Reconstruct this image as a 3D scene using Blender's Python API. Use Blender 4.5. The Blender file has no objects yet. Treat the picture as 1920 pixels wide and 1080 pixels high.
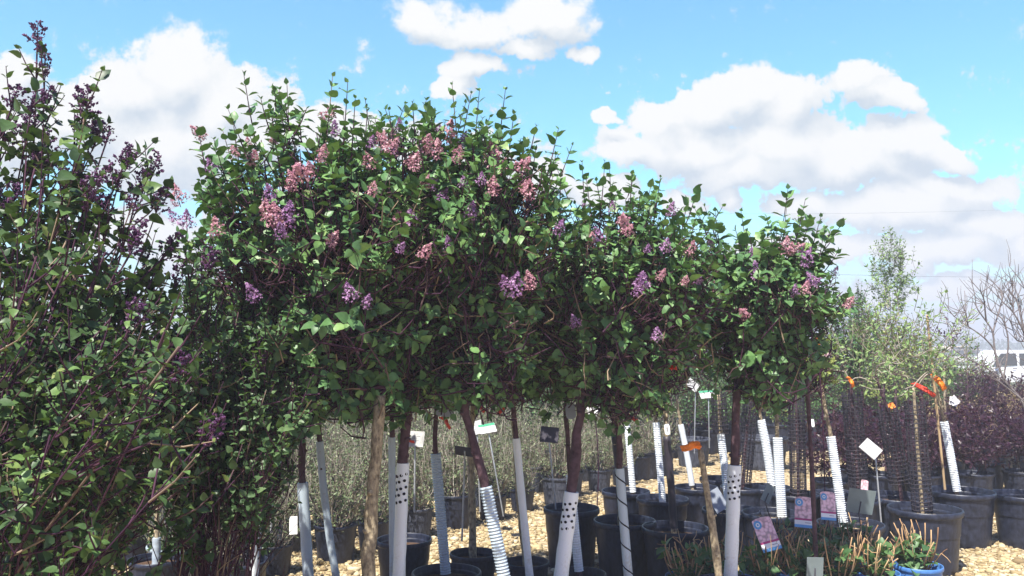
import bpy, math
import numpy as np
from math import radians as R_, pi, sin, cos

C = bpy.context.scene
COL = C.collection

# ------------------------------------------------------------------ camera
CAM_H, FPX, PITCH = 1.5, 1600.0, math.atan(105 / 1600)
cam = bpy.data.cameras.new('camera')
cam.sensor_width = 36.0
cam.lens = 36.0 * FPX / 1920.0
cam.clip_end = 4000
camo = bpy.data.objects.new('camera', cam)
COL.objects.link(camo)
camo.location = (0, 0, CAM_H)
camo.rotation_euler = (pi / 2 + PITCH, 0, 0)
C.camera = camo

# ------------------------------------------------------------------ light
SUN = np.array([-0.24, -0.44, 0.87]); SUN = SUN / np.linalg.norm(SUN)
SUN_EL = math.asin(SUN[2])
SUN_ROT = math.atan2(SUN[0], SUN[1])
sl = bpy.data.lights.new('sun', 'SUN'); sl.energy = 5.0; sl.angle = R_(0.55); sl.color = (1.0, 0.95, 0.86)
so = bpy.data.objects.new('sun', sl); COL.objects.link(so)
so.rotation_euler = (math.acos(SUN[2]), 0, math.atan2(SUN[1], SUN[0]) + pi / 2)

C.view_settings.view_transform = 'Standard'
C.view_settings.look = 'None'
C.view_settings.exposure = 1.1
C.view_settings.gamma = 1.0
C.cycles.max_bounces = 5; C.cycles.diffuse_bounces = 2; C.cycles.glossy_bounces = 2; C.cycles.transmission_bounces = 4


def ray(px, py):
    """direction through a photo pixel with y = 1"""
    r, u, f = px - 960.0, 540.0 - py, FPX
    y = f * cos(PITCH) - u * sin(PITCH)
    z = f * sin(PITCH) + u * cos(PITCH)
    return r / y, z / y


def at(px, py, d):
    """world point at distance d (metres along y) seen at a photo pixel"""
    a, b = ray(px, py)
    return np.array([a * d, d, CAM_H + b * d])


def mpp(d):
    return d / FPX


# ------------------------------------------------------------------ node helpers
class NT:
    def __init__(s, tree):
        s.t = tree; s.n = tree.nodes; s.l = tree.links

    def new(s, kind, **kw):
        n = s.n.new(kind)
        for k, v in kw.items():
            setattr(n, k, v)
        return n

    def link(s, a, b):
        s.l.new(a, b)

    def math(s, op, a, b=None, c=None, clamp=False):
        n = s.n.new('ShaderNodeMath'); n.operation = op; n.use_clamp = clamp
        for i, v in enumerate((a, b, c)):
            if v is None: continue
            if isinstance(v, (int, float)): n.inputs[i].default_value = v
            else: s.l.new(v, n.inputs[i])
        return n.outputs[0]

    def mix(s, fac, a, b, blend='MIX'):
        n = s.n.new('ShaderNodeMix'); n.data_type = 'RGBA'; n.blend_type = blend
        for sock, v in ((n.inputs[0], fac), (n.inputs[6], a), (n.inputs[7], b)):
            if isinstance(v, (int, float)): sock.default_value = v
            elif isinstance(v, tuple): sock.default_value = v if len(v) == 4 else (*v, 1)
            else: s.l.new(v, sock)
        return n.outputs[2]

    def ramp(s, fac, stops):
        n = s.n.new('ShaderNodeValToRGB')
        e = n.color_ramp.elements
        while len(e) < len(stops): e.new(0.5)
        for i, (p, c) in enumerate(stops):
            e[i].position = p; e[i].color = c if len(c) == 4 else (*c, 1)
        s.l.new(fac, n.inputs[0])
        return n.outputs[0]

    def noise(s, vec, scale, detail=3, rough=0.5):
        n = s.n.new('ShaderNodeTexNoise'); n.inputs['Scale'].default_value = scale
        n.inputs['Detail'].default_value = detail; n.inputs['Roughness'].default_value = rough
        if vec is not None: s.l.new(vec, n.inputs['Vector'])
        return n


# ------------------------------------------------------------------ sky with clouds
world = bpy.data.worlds.new('World'); C.world = world; world.use_nodes = True
wt = NT(world.node_tree); wt.n.clear()
world.cycles.sampling_method = 'MANUAL'; world.cycles.sample_map_resolution = 512
CLOUDS = [  # photo x, y, half width, half height
    (330, 135, 130, 92), (235, 170, 130, 75), (420, 190, 130, 100), (150, 225, 140, 95), (30, 130, 75, 55),
    (20, 250, 120, 120), (300, 270, 210, 120), (500, 250, 110, 85), (600, 245, 90, 62), (690, 255, 80, 55), (760, 270, 80, 50),
    (1020, 330, 70, 42), (900, 300, 90, 50), (250, 430, 160, 55), (330, 470, 90, 40),
    (790, 25, 80, 55), (890, 40, 120, 52), (1020, 25, 110, 60), (1095, 92, 34, 24), (885, 125, 70, 45), (850, 172, 55, 34), (985, 80, 100, 32),
    (1400, 175, 85, 60), (1325, 190, 85, 65), (1250, 215, 75, 50), (1165, 275, 60, 50), (1135, 213, 34, 16), (1480, 205, 90, 72),
    (1300, 270, 180, 72), (1480, 275, 140, 75), (1615, 150, 60, 44), (1655, 185, 70, 36), (1700, 265, 120, 52), (1580, 305, 210, 65),
    (1785, 285, 60, 40), (1400, 320, 180, 46), (1780, 355, 110, 44), (1690, 395, 210, 55), (1850, 430, 100, 50), (1770, 475, 200, 45),
    (1560, 470, 230, 32), (1930, 470, 80, 44), (1740, 545, 200, 22), (1120, 360, 70, 36), (1380, 372, 36, 26), (1850, 590, 160, 14),
    (1500, 390, 60, 36), (1280, 380, 60, 30),
]
grp = bpy.data.node_groups.new('cloud_density', 'ShaderNodeTree')
grp.interface.new_socket('Vector', in_out='INPUT', socket_type='NodeSocketVector')
grp.interface.new_socket('Density', in_out='OUTPUT', socket_type='NodeSocketFloat')
gt = NT(grp)
gi = gt.new('NodeGroupInput'); go = gt.new('NodeGroupOutput')
acc = None
for (cx, cy, rx, ry) in CLOUDS:
    u, v = ray(cx, cy)
    k = 1.22 / FPX
    mp = gt.new('ShaderNodeMapping', vector_type='POINT')
    sx, sy = 1 / (rx * k), 1 / (ry * k)
    mp.inputs['Scale'].default_value = (sx, sy, 0)
    mp.inputs['Location'].default_value = (-u * sx, -v * sy, 0)
    gt.link(gi.outputs[0], mp.inputs[0])
    gr = gt.new('ShaderNodeTexGradient', gradient_type='SPHERICAL'); gt.link(mp.outputs[0], gr.inputs[0])
    if acc is None: acc = gr.outputs['Fac']
    else: acc = gt.math('SMOOTH_MAX', acc, gr.outputs['Fac'], 0.12)
gt.link(acc, go.inputs[0])

tc = wt.new('ShaderNodeTexCoord')
sx = wt.new('ShaderNodeSeparateXYZ'); wt.link(tc.outputs['Generated'], sx.inputs[0])
yy = wt.math('MAXIMUM', wt.math('ABSOLUTE', sx.outputs[1]), 0.08)
uu = wt.math('DIVIDE', sx.outputs[0], yy); vv = wt.math('DIVIDE', sx.outputs[2], yy)
cb = wt.new('ShaderNodeCombineXYZ'); wt.link(uu, cb.inputs[0]); wt.link(vv, cb.inputs[1])
wn = wt.noise(cb.outputs[0], 8.0, 5, 0.6)
wv = wt.new('ShaderNodeVectorMath', operation='SUBTRACT'); wt.link(wn.outputs['Color'], wv.inputs[0]); wv.inputs[1].default_value = (.5, .5, .5)
wsx = wt.new('ShaderNodeVectorMath', operation='SCALE'); wt.link(wv.outputs[0], wsx.inputs[0]); wsx.inputs['Scale'].default_value = 0.09
wad = wt.new('ShaderNodeVectorMath', operation='ADD'); wt.link(cb.outputs[0], wad.inputs[0]); wt.link(wsx.outputs[0], wad.inputs[1])
fn = wt.noise(cb.outputs[0], 24.0, 7, 0.66)
g1 = wt.new('ShaderNodeGroup'); g1.node_tree = grp; wt.link(wad.outputs[0], g1.inputs[0])
off = wt.new('ShaderNodeVectorMath', operation='ADD'); wt.link(wad.outputs[0], off.inputs[0]); off.inputs[1].default_value = (-0.012, 0.03, 0)
g2 = wt.new('ShaderNodeGroup'); g2.node_tree = grp; wt.link(off.outputs[0], g2.inputs[0])
vb = wt.new('ShaderNodeTexVoronoi'); vb.inputs['Scale'].default_value = 17; vb.inputs['Detail'].default_value = 3; vb.inputs['Roughness'].default_value = 0.7; vb.normalize = True
wt.link(wad.outputs[0], vb.inputs['Vector'])
puff = wt.math('ADD', wt.math('MULTIPLY', wt.math('SUBTRACT', fn.outputs['Fac'], 0.5), 1.7), wt.math('MULTIPLY', wt.math('SUBTRACT', 0.3, vb.outputs['Distance']), 0.8))
dens = wt.math('ADD', g1.outputs[0], wt.math('MULTIPLY', puff, 0.8))
mr = wt.new('ShaderNodeMapRange', interpolation_type='SMOOTHSTEP'); wt.link(dens, mr.inputs[0])
mr.inputs[1].default_value = 0.18; wt.link(wt.math('ADD', 0.34, wt.math('MULTIPLY', wt.math('MAXIMUM', wt.math('SUBTRACT', vv, 0.31), 0.0), 3.2)), mr.inputs[2])
shade = wt.math('ADD', wt.math('MULTIPLY', wt.math('SUBTRACT', g1.outputs[0], g2.outputs[0]), 1.5),
                wt.math('ADD', wt.math('MULTIPLY', puff, 0.8), wt.math('ADD', 0.40, wt.math('MULTIPLY', g1.outputs[0], 0.36))), clamp=True)
sky = wt.new('ShaderNodeTexSky', sky_type='NISHITA'); sky.sun_disc = False
sky.sun_elevation = SUN_EL; sky.sun_rotation = SUN_ROT; sky.altitude = 300; sky.air_density = 1.0; sky.dust_density = 0.6; sky.ozone_density = 1.0
SKY_S = 0.083
hi = wt.new('ShaderNodeMapRange', interpolation_type='SMOOTHSTEP'); wt.link(sx.outputs[2], hi.inputs[0]); hi.inputs[1].default_value = 0.42; hi.inputs[2].default_value = 0.75
rear = wt.new('ShaderNodeMapRange', interpolation_type='SMOOTHSTEP'); wt.link(sx.outputs[1], rear.inputs[0]); rear.inputs[1].default_value = 0.35; rear.inputs[2].default_value = -0.2
deep = wt.math('MAXIMUM', hi.outputs[0], rear.outputs[0])
tint = wt.mix(1.0, sky.outputs[0], wt.mix(deep, (0.80, 1.48, 1.5, 1), (0.55, 0.60, 1.0, 1)), 'MULTIPLY')
ccol = wt.ramp(shade, [(0.0, (3.5, 4.0, 4.5)), (0.5, (4.7, 4.95, 5.1)), (1.0, (5.7, 5.7, 5.6))])
lowf = wt.new('ShaderNodeMapRange', interpolation_type='SMOOTHSTEP'); wt.link(vv, lowf.inputs[0]); lowf.inputs[1].default_value = 0.21; lowf.inputs[2].default_value = 0.0; lowf.inputs[3].default_value = 0.0; lowf.inputs[4].default_value = 0.85
tint = wt.mix(wt.math('MULTIPLY', lowf.outputs[0], wt.math('SUBTRACT', 1.0, wt.math('MULTIPLY', rear.outputs[0], 0.6))), tint, (4.0, 4.75, 5.2, 1))
skyc = wt.mix(wt.math('MULTIPLY', mr.outputs[0], wt.math('GREATER_THAN', sx.outputs[1], 0.0)), tint, ccol)
bg = wt.new('ShaderNodeBackground'); wt.link(skyc, bg.inputs[0]); bg.inputs[1].default_value = SKY_S
wo = wt.new('ShaderNodeOutputWorld'); wt.link(bg.outputs[0], wo.inputs[0])


# ------------------------------------------------------------------ materials
def mat(name):
    m = bpy.data.materials.new(name); m.use_nodes = True
    t = NT(m.node_tree)
    return m, t, t.n['Principled BSDF'], t.n['Material Output']


def leaf_mat(name, stops, rough=0.42, trans=0.22, tcol=(0.13, 0.24, 0.03), spec=0.3):
    m, t, p, o = mat(name)
    g = t.new('ShaderNodeNewGeometry')
    c = t.ramp(g.outputs['Random Per Island'], stops)
    co = t.new('ShaderNodeTexCoord')
    n = t.noise(co.outputs['Object'], 60, 2)
    c2 = t.mix(0.5, c, t.mix(1.0, c, t.ramp(n.outputs['Fac'], [(0.3, (.6, .6, .6)), (0.7, (1.35, 1.35, 1.35))]), 'MULTIPLY'))
    t.link(c2, p.inputs['Base Color'])
    p.inputs['Roughness'].default_value = rough; p.inputs['Specular IOR Level'].default_value = spec
    if trans:
        tr = t.new('ShaderNodeBsdfTranslucent'); tr.inputs[0].default_value = (*tcol, 1)
        mx = t.new('ShaderNodeMixShader'); mx.inputs[0].default_value = trans
        t.link(p.outputs[0], mx.inputs[1]); t.link(tr.outputs[0], mx.inputs[2]); t.link(mx.outputs[0], o.inputs[0])
    return m


def plain_mat(name, col, rough=0.6, spec=0.3, var=0.25, scale=12.0, bump=0.0, col2=None, metal=0.0, stretch=None):
    m, t, p, o = mat(name)
    co = t.new('ShaderNodeTexCoord')
    v = co.outputs['Object']
    if stretch:
        mp = t.new('ShaderNodeMapping'); mp.inputs['Scale'].default_value = stretch; t.link(v, mp.inputs[0]); v = mp.outputs[0]
    n = t.noise(v, scale, 5, 0.6)
    a = tuple(min(1, x * (1 - var)) for x in col); b = col2 or tuple(min(1, x * (1 + var)) for x in col)
    t.link(t.ramp(n.outputs['Fac'], [(0.32, a), (0.68, b)]), p.inputs['Base Color'])
    p.inputs['Roughness'].default_value = rough; p.inputs['Specular IOR Level'].default_value = spec; p.inputs['Metallic'].default_value = metal
    if bump:
        b_ = t.new('ShaderNodeBump'); b_.inputs['Strength'].default_value = bump; b_.inputs['Distance'].default_value = 0.01
        t.link(n.outputs['Fac'], b_.inputs['Height']); t.link(b_.outputs[0], p.inputs['Normal'])
    return m


def island_mat(name, stops, rough=0.7, spec=0.2, trans=0.0, tcol=(1, 1, 1)):
    m, t, p, o = mat(name)
    g = t.new('ShaderNodeNewGeometry')
    t.link(t.ramp(g.outputs['Random Per Island'], stops), p.inputs['Base Color'])
    p.inputs['Roughness'].default_value = rough; p.inputs['Specular IOR Level'].default_value = spec
    if trans:
        tr = t.new('ShaderNodeBsdfTranslucent'); tr.inputs[0].default_value = (*tcol, 1)
        mx = t.new('ShaderNodeMixShader'); mx.inputs[0].default_value = trans
        t.link(p.outputs[0], mx.inputs[1]); t.link(tr.outputs[0], mx.inputs[2]); t.link(mx.outputs[0], o.inputs[0])
    return m


M = {}
M['lilac_leaf'] = leaf_mat('lilac_leaf', [(0, (.06, .125, .05)), (.5, (.10, .21, .07)), (.92, (.155, .28, .09)), (1, (.2, .3, .1))], trans=.10)
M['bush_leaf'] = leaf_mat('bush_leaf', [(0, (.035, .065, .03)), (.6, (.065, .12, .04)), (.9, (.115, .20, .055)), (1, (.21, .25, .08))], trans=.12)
M['fine_leaf'] = leaf_mat('fine_leaf', [(0, (.05, .10, .045)), (.6, (.085, .155, .06)), (1, (.12, .19, .08))])
M['green_leaf'] = leaf_mat('green_leaf', [(0, (.05, .12, .05)), (.6, (.08, .17, .06)), (1, (.12, .21, .07))])
M['lime_leaf'] = leaf_mat('lime_leaf', [(0, (.13, .20, .055)), (.6, (.23, .30, .075)), (1, (.33, .38, .11))], tcol=(.25, .33, .05))
M['pale_leaf'] = leaf_mat('pale_leaf', [(0, (.14, .24, .08)), (1, (.29, .39, .15))], tcol=(.2, .35, .1))
M['olive_leaf'] = leaf_mat('olive_leaf', [(0, (.08, .12, .055)), (.5, (.14, .185, .09)), (1, (.24, .27, .145))], trans=.15)
M['purple_leaf'] = leaf_mat('purple_leaf', [(0, (.018, .006, .017)), (.6, (.03, .011, .026)), (1, (.06, .028, .042))], trans=.15, tcol=(.18, .02, .05), rough=.35)
M['tan_leaf'] = leaf_mat('tan_leaf', [(0, (.22, .17, .09)), (1, (.38, .30, .16))], trans=.15, tcol=(.3, .22, .1))
M['pink_floret'] = island_mat('pink_floret', [(0, (.36, .16, .23)), (.45, (.54, .27, .33)), (.8, (.66, .40, .42)), (1, (.74, .54, .53))], trans=.25, tcol=(.7, .3, .4))
M['shade_mauve_floret'] = island_mat('shade_mauve_floret', [(0, (.20, .09, .22)), (.5, (.36, .19, .37)), (1, (.58, .38, .54))], trans=.25, tcol=(.45, .2, .5))  # copy of the pink floret with the purple of shade in its colour
M['bud'] = island_mat('bud', [(0, (.05, .016, .055)), (.6, (.085, .03, .09)), (1, (.15, .065, .14))], rough=.5)
M['bark'] = plain_mat('bark', (.17, .135, .10), .9, .1, .3, 75, .7, col2=(.47, .39, .26), stretch=(1, 1, .55))
M['dark_bark'] = plain_mat('dark_bark', (.085, .05, .06), .9, .1, .4, 30, .5)
M['twig'] = island_mat('twig', [(0, (.036, .011, .03)), (.7, (.07, .028, .05)), (.9, (.11, .07, .065)), (1, (.32, .24, .16))], .8)  # plum puts the purple cast of the shade into the twig colour
M['pale_twig'] = island_mat('pale_twig', [(0, (.09, .06, .055)), (.5, (.21, .175, .14)), (1, (.46, .42, .34))], .85)
M['tan_twig'] = island_mat('tan_twig', [(0, (.22, .12, .07)), (.5, (.40, .25, .13)), (1, (.56, .40, .23))], .8)
M['grey_twig'] = plain_mat('grey_twig', (.19, .17, .17), .85, .1, .3, 30)
M['bamboo'] = plain_mat('bamboo', (.42, .30, .17), .6, .3, .25, 20, .1, stretch=(1, 1, .2))
M['pot'] = plain_mat('pot_plastic', (.013, .016, .03), .42, .4, .3, 9, .08, col2=(.03, .037, .066))
M['dusty_pot'] = plain_mat('dusty_pot', (.024, .028, .045), .6, .3, .35, 14, .08, col2=(.085, .095, .13), stretch=(1, 1, .5))
M['blue_pot'] = plain_mat('blue_pot', (.07, .20, .50), .4, .4, .1, 8)
M['grey_pot'] = plain_mat('grey_pot', (.30, .36, .40), .55, .3, .15, 8)
M['white_pot'] = plain_mat('white_pot', (.72, .72, .70), .5, .3, .08, 8)
M['soil'] = plain_mat('soil', (.09, .055, .04), .95, .1, .5, 55, 1.0, col2=(.22, .14, .09))
M['pale_soil'] = plain_mat('pale_soil', (.4, .30, .17), .95, .1, .4, 60, 1.0, col2=(.58, .46, .28))
def sleeve_mat(name, col, dirt):
    m, t, p, o = mat(name)
    co = t.new('ShaderNodeTexCoord')
    mp = t.new('ShaderNodeMapping'); mp.inputs['Scale'].default_value = (1, 1, .35); t.link(co.outputs['Object'], mp.inputs[0])
    n1 = t.noise(mp.outputs[0], 16, 6, .65); n2 = t.noise(co.outputs['Object'], 90, 4, .7)
    sp_ = t.new('ShaderNodeSeparateXYZ'); t.link(co.outputs['Object'], sp_.inputs[0])
    low = t.new('ShaderNodeMapRange'); t.link(sp_.outputs[2], low.inputs[0]); low.inputs[1].default_value = .62; low.inputs[2].default_value = .25; low.inputs[4].default_value = .16
    f = t.math('ADD', t.math('MULTIPLY', n1.outputs['Fac'], n2.outputs['Fac']), low.outputs[0])
    t.link(t.ramp(f, [(.30, col), (.62, dirt)]), p.inputs['Base Color'])
    p.inputs['Roughness'].default_value = .5; p.inputs['Specular IOR Level'].default_value = .3
    return m


M['white_plastic'] = sleeve_mat('white_plastic', (.74, .79, .83), (.50, .48, .42))
M['grey_plastic'] = sleeve_mat('grey_plastic', (.42, .50, .57), (.27, .25, .21))
M['black_plastic'] = plain_mat('black_plastic', (.035, .03, .042), .5, .4, .2, 14)
M['gap_shade'] = plain_mat('gap_shade', (.012, .01, .014), .9, .1, .1, 10)  # dark discs and lines standing in for the shaded insides of openings
M['metal'] = plain_mat('galvanised_metal', (.42, .44, .46), .45, .5, .2, 30, metal=.5)
M['sign_white'] = plain_mat('sign_white', (.82, .82, .80), .4, .3, .04, 6)
M['sign_back'] = plain_mat('sign_back', (.07, .065, .085), .5, .3, .2, 8)
M['sign_green'] = plain_mat('sign_green', (.05, .30, .16), .5, .3, .1, 8)
M['ink'] = plain_mat('ink', (.28, .28, .30), .7, .2, .1, 8)
M['orange_ribbon'] = plain_mat('orange_ribbon', (.85, .22, .02), .45, .3, .12, 20)
M['red_ribbon'] = plain_mat('red_ribbon', (.62, .055, .03), .45, .3, .15, 20)
M['tag_back'] = plain_mat('tag_back', (.20, .25, .26), .5, .3, .1, 10)
M['tag_grey'] = plain_mat('tag_grey', (.25, .28, .33), .5, .3, .12, 10)
M['tag_blue'] = plain_mat('tag_blue', (.12, .34, .62), .5, .3, .1, 10)
M['tag_magenta'] = plain_mat('tag_magenta', (.42, .06, .18), .5, .3, .15, 10)
M['truck_paint'] = plain_mat('truck_paint', (.78, .79, .80), .25, .5, .03, 2)
M['glass'] = plain_mat('dark_glass', (.03, .035, .04), .08, .6, .2, 2)
M['rubber'] = plain_mat('rubber', (.02, .02, .022), .8, .2, .2, 10)
M['wall_white'] = plain_mat('wall_white', (.66, .62, .56), .8, .2, .08, 2)
M['roof_tan'] = plain_mat('roof_tan', (.5, .42, .34), .8, .2, .1, 2)
M['far_trees'] = plain_mat('far_trees', (.04, .085, .05), .9, .1, .5, .4, col2=(.08, .13, .07))
M['petal_white'] = plain_mat('petal_white', (.8, .8, .78), .6, .2, .05, 8)
M['petal_orange'] = plain_mat('petal_orange', (.8, .28, .06), .6, .2, .3, 60)

# printed picture of pale pink blossom for the plant tags
m, t, p, o = mat('tag_picture')
co = t.new('ShaderNodeTexCoord')
vo = t.new('ShaderNodeTexVoronoi'); vo.inputs['Scale'].default_value = 55; t.link(co.outputs['Object'], vo.inputs['Vector'])
nz = t.noise(co.outputs['Object'], 40, 3)
c1 = t.ramp(vo.outputs['Distance'], [(0.0, (.85, .62, .70)), (0.45, (.74, .42, .48)), (0.7, (.28, .11, .15)), (1.0, (.10, .10, .08))])
t.link(t.mix(t.math('MULTIPLY', nz.outputs['Fac'], 0.6), c1, (.88, .68, .68, 1)), p.inputs['Base Color'])
p.inputs['Roughness'].default_value = .35
M['tag_picture'] = m

# gravel base sheet
m, t, p, o = mat('gravel_sheet')
co = t.new('ShaderNodeTexCoord')
vo = t.new('ShaderNodeTexVoronoi'); vo.inputs['Scale'].default_value = 30; t.link(co.outputs['Object'], vo.inputs['Vector'])
vr = t.new('ShaderNodeSeparateColor'); t.link(vo.outputs['Color'], vr.inputs[0])
nl = t.noise(co.outputs['Object'], 0.9, 4)
pc = t.ramp(vr.outputs[0], [(0, (.25, .18, .10)), (.5, (.40, .32, .18)), (1, (.52, .43, .28))])
pc = t.mix(t.math('MULTIPLY', nl.outputs['Fac'], .5), pc, (.40, .30, .18, 1))
sp = t.new('ShaderNodeSeparateXYZ'); t.link(co.outputs['Object'], sp.inputs[0])
nf = t.noise(co.outputs['Object'], .12, 4)
fac = t.new('ShaderNodeMapRange'); t.link(t.math('ADD', sp.outputs[1], t.math('MULTIPLY', nf.outputs['Fac'], 8)), fac.inputs[0]); fac.inputs[1].default_value = 24; fac.inputs[2].default_value = 34
pc = t.mix(fac.outputs[0], pc, (.12, .15, .07, 1))
t.link(pc, p.inputs['Base Color']); p.inputs['Roughness'].default_value = .95
bm_ = t.new('ShaderNodeBump'); bm_.inputs['Strength'].default_value = .9; bm_.inputs['Distance'].default_value = .02; bm_.invert = True
t.link(vo.outputs['Distance'], bm_.inputs['Height']); t.link(bm_.outputs[0], p.inputs['Normal'])
M['gravel'] = m
M['pebble'] = island_mat('pebble', [(0, (.21, .15, .08)), (.3, (.37, .29, .155)), (.7, (.48, .39, .225)), (1, (.6, .52, .36))], .9)


# ------------------------------------------------------------------ mesh helpers
def unit(v):
    v = np.asarray(v, float)
    return v / np.maximum(np.linalg.norm(v, axis=-1, keepdims=True), 1e-9)


class MB:
    """collects chunks of vertices and polygons for ONE mesh"""
    def __init__(s):
        s.v = []; s.f = []; s.n = 0; s.mats = []

    def mi(s, m):
        if m not in s.mats: s.mats.append(m)
        return s.mats.index(m)

    def add(s, V, F, m, smooth=False):
        V = np.asarray(V, float).reshape(-1, 3); F = np.asarray(F, int)
        if F.size == 0: return
        s.f.append((F + s.n, s.mi(m), smooth)); s.v.append(V); s.n += len(V)

    def mesh(s, name, org=None):
        V = np.concatenate(s.v)
        if org is not None: V = V - np.asarray(org)
        me = bpy.data.meshes.new(name)
        me.vertices.add(len(V)); me.vertices.foreach_set('co', V.astype(np.float32).ravel())
        li = np.concatenate([f.ravel() for f, _, _ in s.f])
        lt = np.concatenate([np.full(len(f), f.shape[1]) for f, _, _ in s.f])
        ls = np.concatenate([[0], np.cumsum(lt)[:-1]])
        me.loops.add(len(li)); me.loops.foreach_set('vertex_index', li.astype(np.int32))
        me.polygons.add(len(lt)); me.polygons.foreach_set('loop_start', ls.astype(np.int32))
        me.polygons.foreach_set('material_index', np.concatenate([np.full(len(f), k) for f, k, _ in s.f]).astype(np.int32))
        me.polygons.foreach_set('use_smooth', np.concatenate([np.full(len(f), sm) for f, _, sm in s.f]).astype(bool))
        for k in s.mats: me.materials.append(M[k])
        me.update(calc_edges=True); me.validate()
        return me

    def build(s, name, parent=None, org=None):
        if org is None and parent is not None: org = world_loc(parent)
        o = bpy.data.objects.new(name, s.mesh(name, org)); COL.objects.link(o)
        if parent is not None: o.parent = parent
        elif org is not None: o.location = org
        return o


def world_loc(o):
    v = np.array(o.location[:])
    while o.parent is not None:
        o = o.parent; v = v + np.array(o.location[:])
    return v


def tag(o, label=None, cat=None, group=None, kind=None):
    if label: o['label'] = label
    if cat: o['category'] = cat
    if group: o['group'] = group
    if kind: o['kind'] = kind
    return o


def thing(name, label, cat, loc, group=None):
    o = bpy.data.objects.new(name, None); COL.objects.link(o)
    o.location = [float(x) for x in loc]; o.empty_display_size = .1
    return tag(o, label, cat, group)


def kids(o):
    return [c for c in list(ALL_KIDS.get(o.name, []))]


ALL_KIDS = {}


def copy_tree(root, loc, rz=0.0, sc=1.0, label=None, group=None):
    c = root.copy(); COL.objects.link(c)
    c.location = [float(x) for x in loc]; c.rotation_euler = (0, 0, rz); c.scale = (sc, sc, sc)
    if label: c['label'] = label
    if group: c['group'] = group
    for ch in root.children:
        d = ch.copy(); COL.objects.link(d); d.parent = c
        for g in ch.children:
            e = g.copy(); COL.objects.link(e); e.parent = d
    return c


def tubes(mb, P, Rr, m, sides=5, smooth=True, cap=True):
    """P (n,k,3) polylines, Rr (n,k) radii"""
    P = np.asarray(P, float); Rr = np.asarray(Rr, float)
    if P.ndim == 2: P = P[None]; Rr = Rr[None]
    n, k, _ = P.shape
    if n == 0: return
    T = np.empty_like(P); T[:, 1:-1] = P[:, 2:] - P[:, :-2]; T[:, 0] = P[:, 1] - P[:, 0]; T[:, -1] = P[:, -1] - P[:, -2]
    T = unit(T)
    ref = np.where(np.abs(T[:, :1, 2:3]) > .8, np.array([1., 0, 0]), np.array([0, 0, 1.]))
    U = unit(np.cross(T, np.broadcast_to(ref, T.shape))); W = np.cross(T, U)
    a = np.arange(sides) * 2 * pi / sides
    V = P[:, :, None, :] + Rr[:, :, None, None] * (np.cos(a)[None, None, :, None] * U[:, :, None, :] + np.sin(a)[None, None, :, None] * W[:, :, None, :])
    idx = np.arange(n * k * sides).reshape(n, k, sides)
    A = idx[:, :-1, :]; B = idx[:, 1:, :]
    F = np.stack([A, np.roll(A, -1, 2), np.roll(B, -1, 2), B], -1).reshape(-1, 4)
    mb.add(V, F, m, smooth)
    if cap:
        mb.f.append((idx[:, -1, :].reshape(n, sides) + mb.n - n * k * sides, mb.mi(m), False))


def lathe(mb, prof, m, c=(0, 0, 0), sides=28, smooth=True):
    prof = np.asarray(prof, float)
    a = np.arange(sides) * 2 * pi / sides
    V = np.stack([prof[:, None, 0] * np.cos(a), prof[:, None, 0] * np.sin(a), np.repeat(prof[:, 1:2], sides, 1)], -1) + np.asarray(c)
    idx = np.arange(len(prof) * sides).reshape(len(prof), sides)
    A, B = idx[:-1], idx[1:]
    mb.add(V, np.stack([A, np.roll(A, -1, 1), np.roll(B, -1, 1), B], -1).reshape(-1, 4), m, smooth)


def box(mb, lo, hi, m, rot=None, c=None):
    x0, y0, z0 = lo; x1, y1, z1 = hi
    V = np.array([[x0, y0, z0], [x1, y0, z0], [x1, y1, z0], [x0, y1, z0], [x0, y0, z1], [x1, y0, z1], [x1, y1, z1], [x0, y1, z1]], float)
    if rot is not None: V = V @ np.asarray(rot).T
    if c is not None: V = V + np.asarray(c)
    mb.add(V, [[0, 3, 2, 1], [4, 5, 6, 7], [0, 1, 5, 4], [1, 2, 6, 5], [2, 3, 7, 6], [3, 0, 4, 7]], m)


LEAF_V = np.array([[0, 0, 0], [0, .2, -.02], [0, .48, -.05], [0, .78, -.09], [0, 1.06, -.2],
                   [-.33, .12, .05], [-.43, .38, .07], [-.26, .74, .0], [.33, .12, .05], [.43, .38, .07], [.26, .74, .0]])
LEAF_Q = np.array([[1, 2, 6, 5], [2, 3, 7, 6], [2, 1, 8, 9], [3, 2, 9, 10]])
LEAF_T = np.array([[0, 1, 5], [3, 4, 7], [1, 0, 8], [4, 3, 10]])
SIMPLE_V = np.array([[0, 0, 0], [-.3, .42, .06], [0, 1, -.06], [.3, .42, .06], [0, .45, -.04]])
SIMPLE_T = np.array([[0, 4, 1], [4, 2, 1], [0, 3, 4], [4, 3, 2]])


def leaves(mb, P, D, N, S, m, simple=False, width=1.0):
    P = np.asarray(P); D = unit(D); X = unit(np.cross(D, N)); Z = np.cross(X, D)
    T = SIMPLE_V if simple else LEAF_V
    S = np.asarray(S)[:, None, None]
    V = P[:, None, :] + S * (T[None, :, 0:1] * width * X[:, None] + T[None, :, 1:2] * D[:, None] + T[None, :, 2:3] * Z[:, None])
    n, k = len(P), len(T)
    base = (np.arange(n) * k)[:, None, None]
    if simple:
        mb.add(V, (SIMPLE_T[None] + base).reshape(-1, 3), m, False)
    else:
        st = mb.n
        mb.add(V, (LEAF_Q[None] + base).reshape(-1, 4), m, True)
        mb.f.append(((LEAF_T[None] + base).reshape(-1, 3) + st, mb.mi(m), True))


def rand_dir(rng, n):
    return unit(rng.normal(size=(n, 3)))


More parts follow.
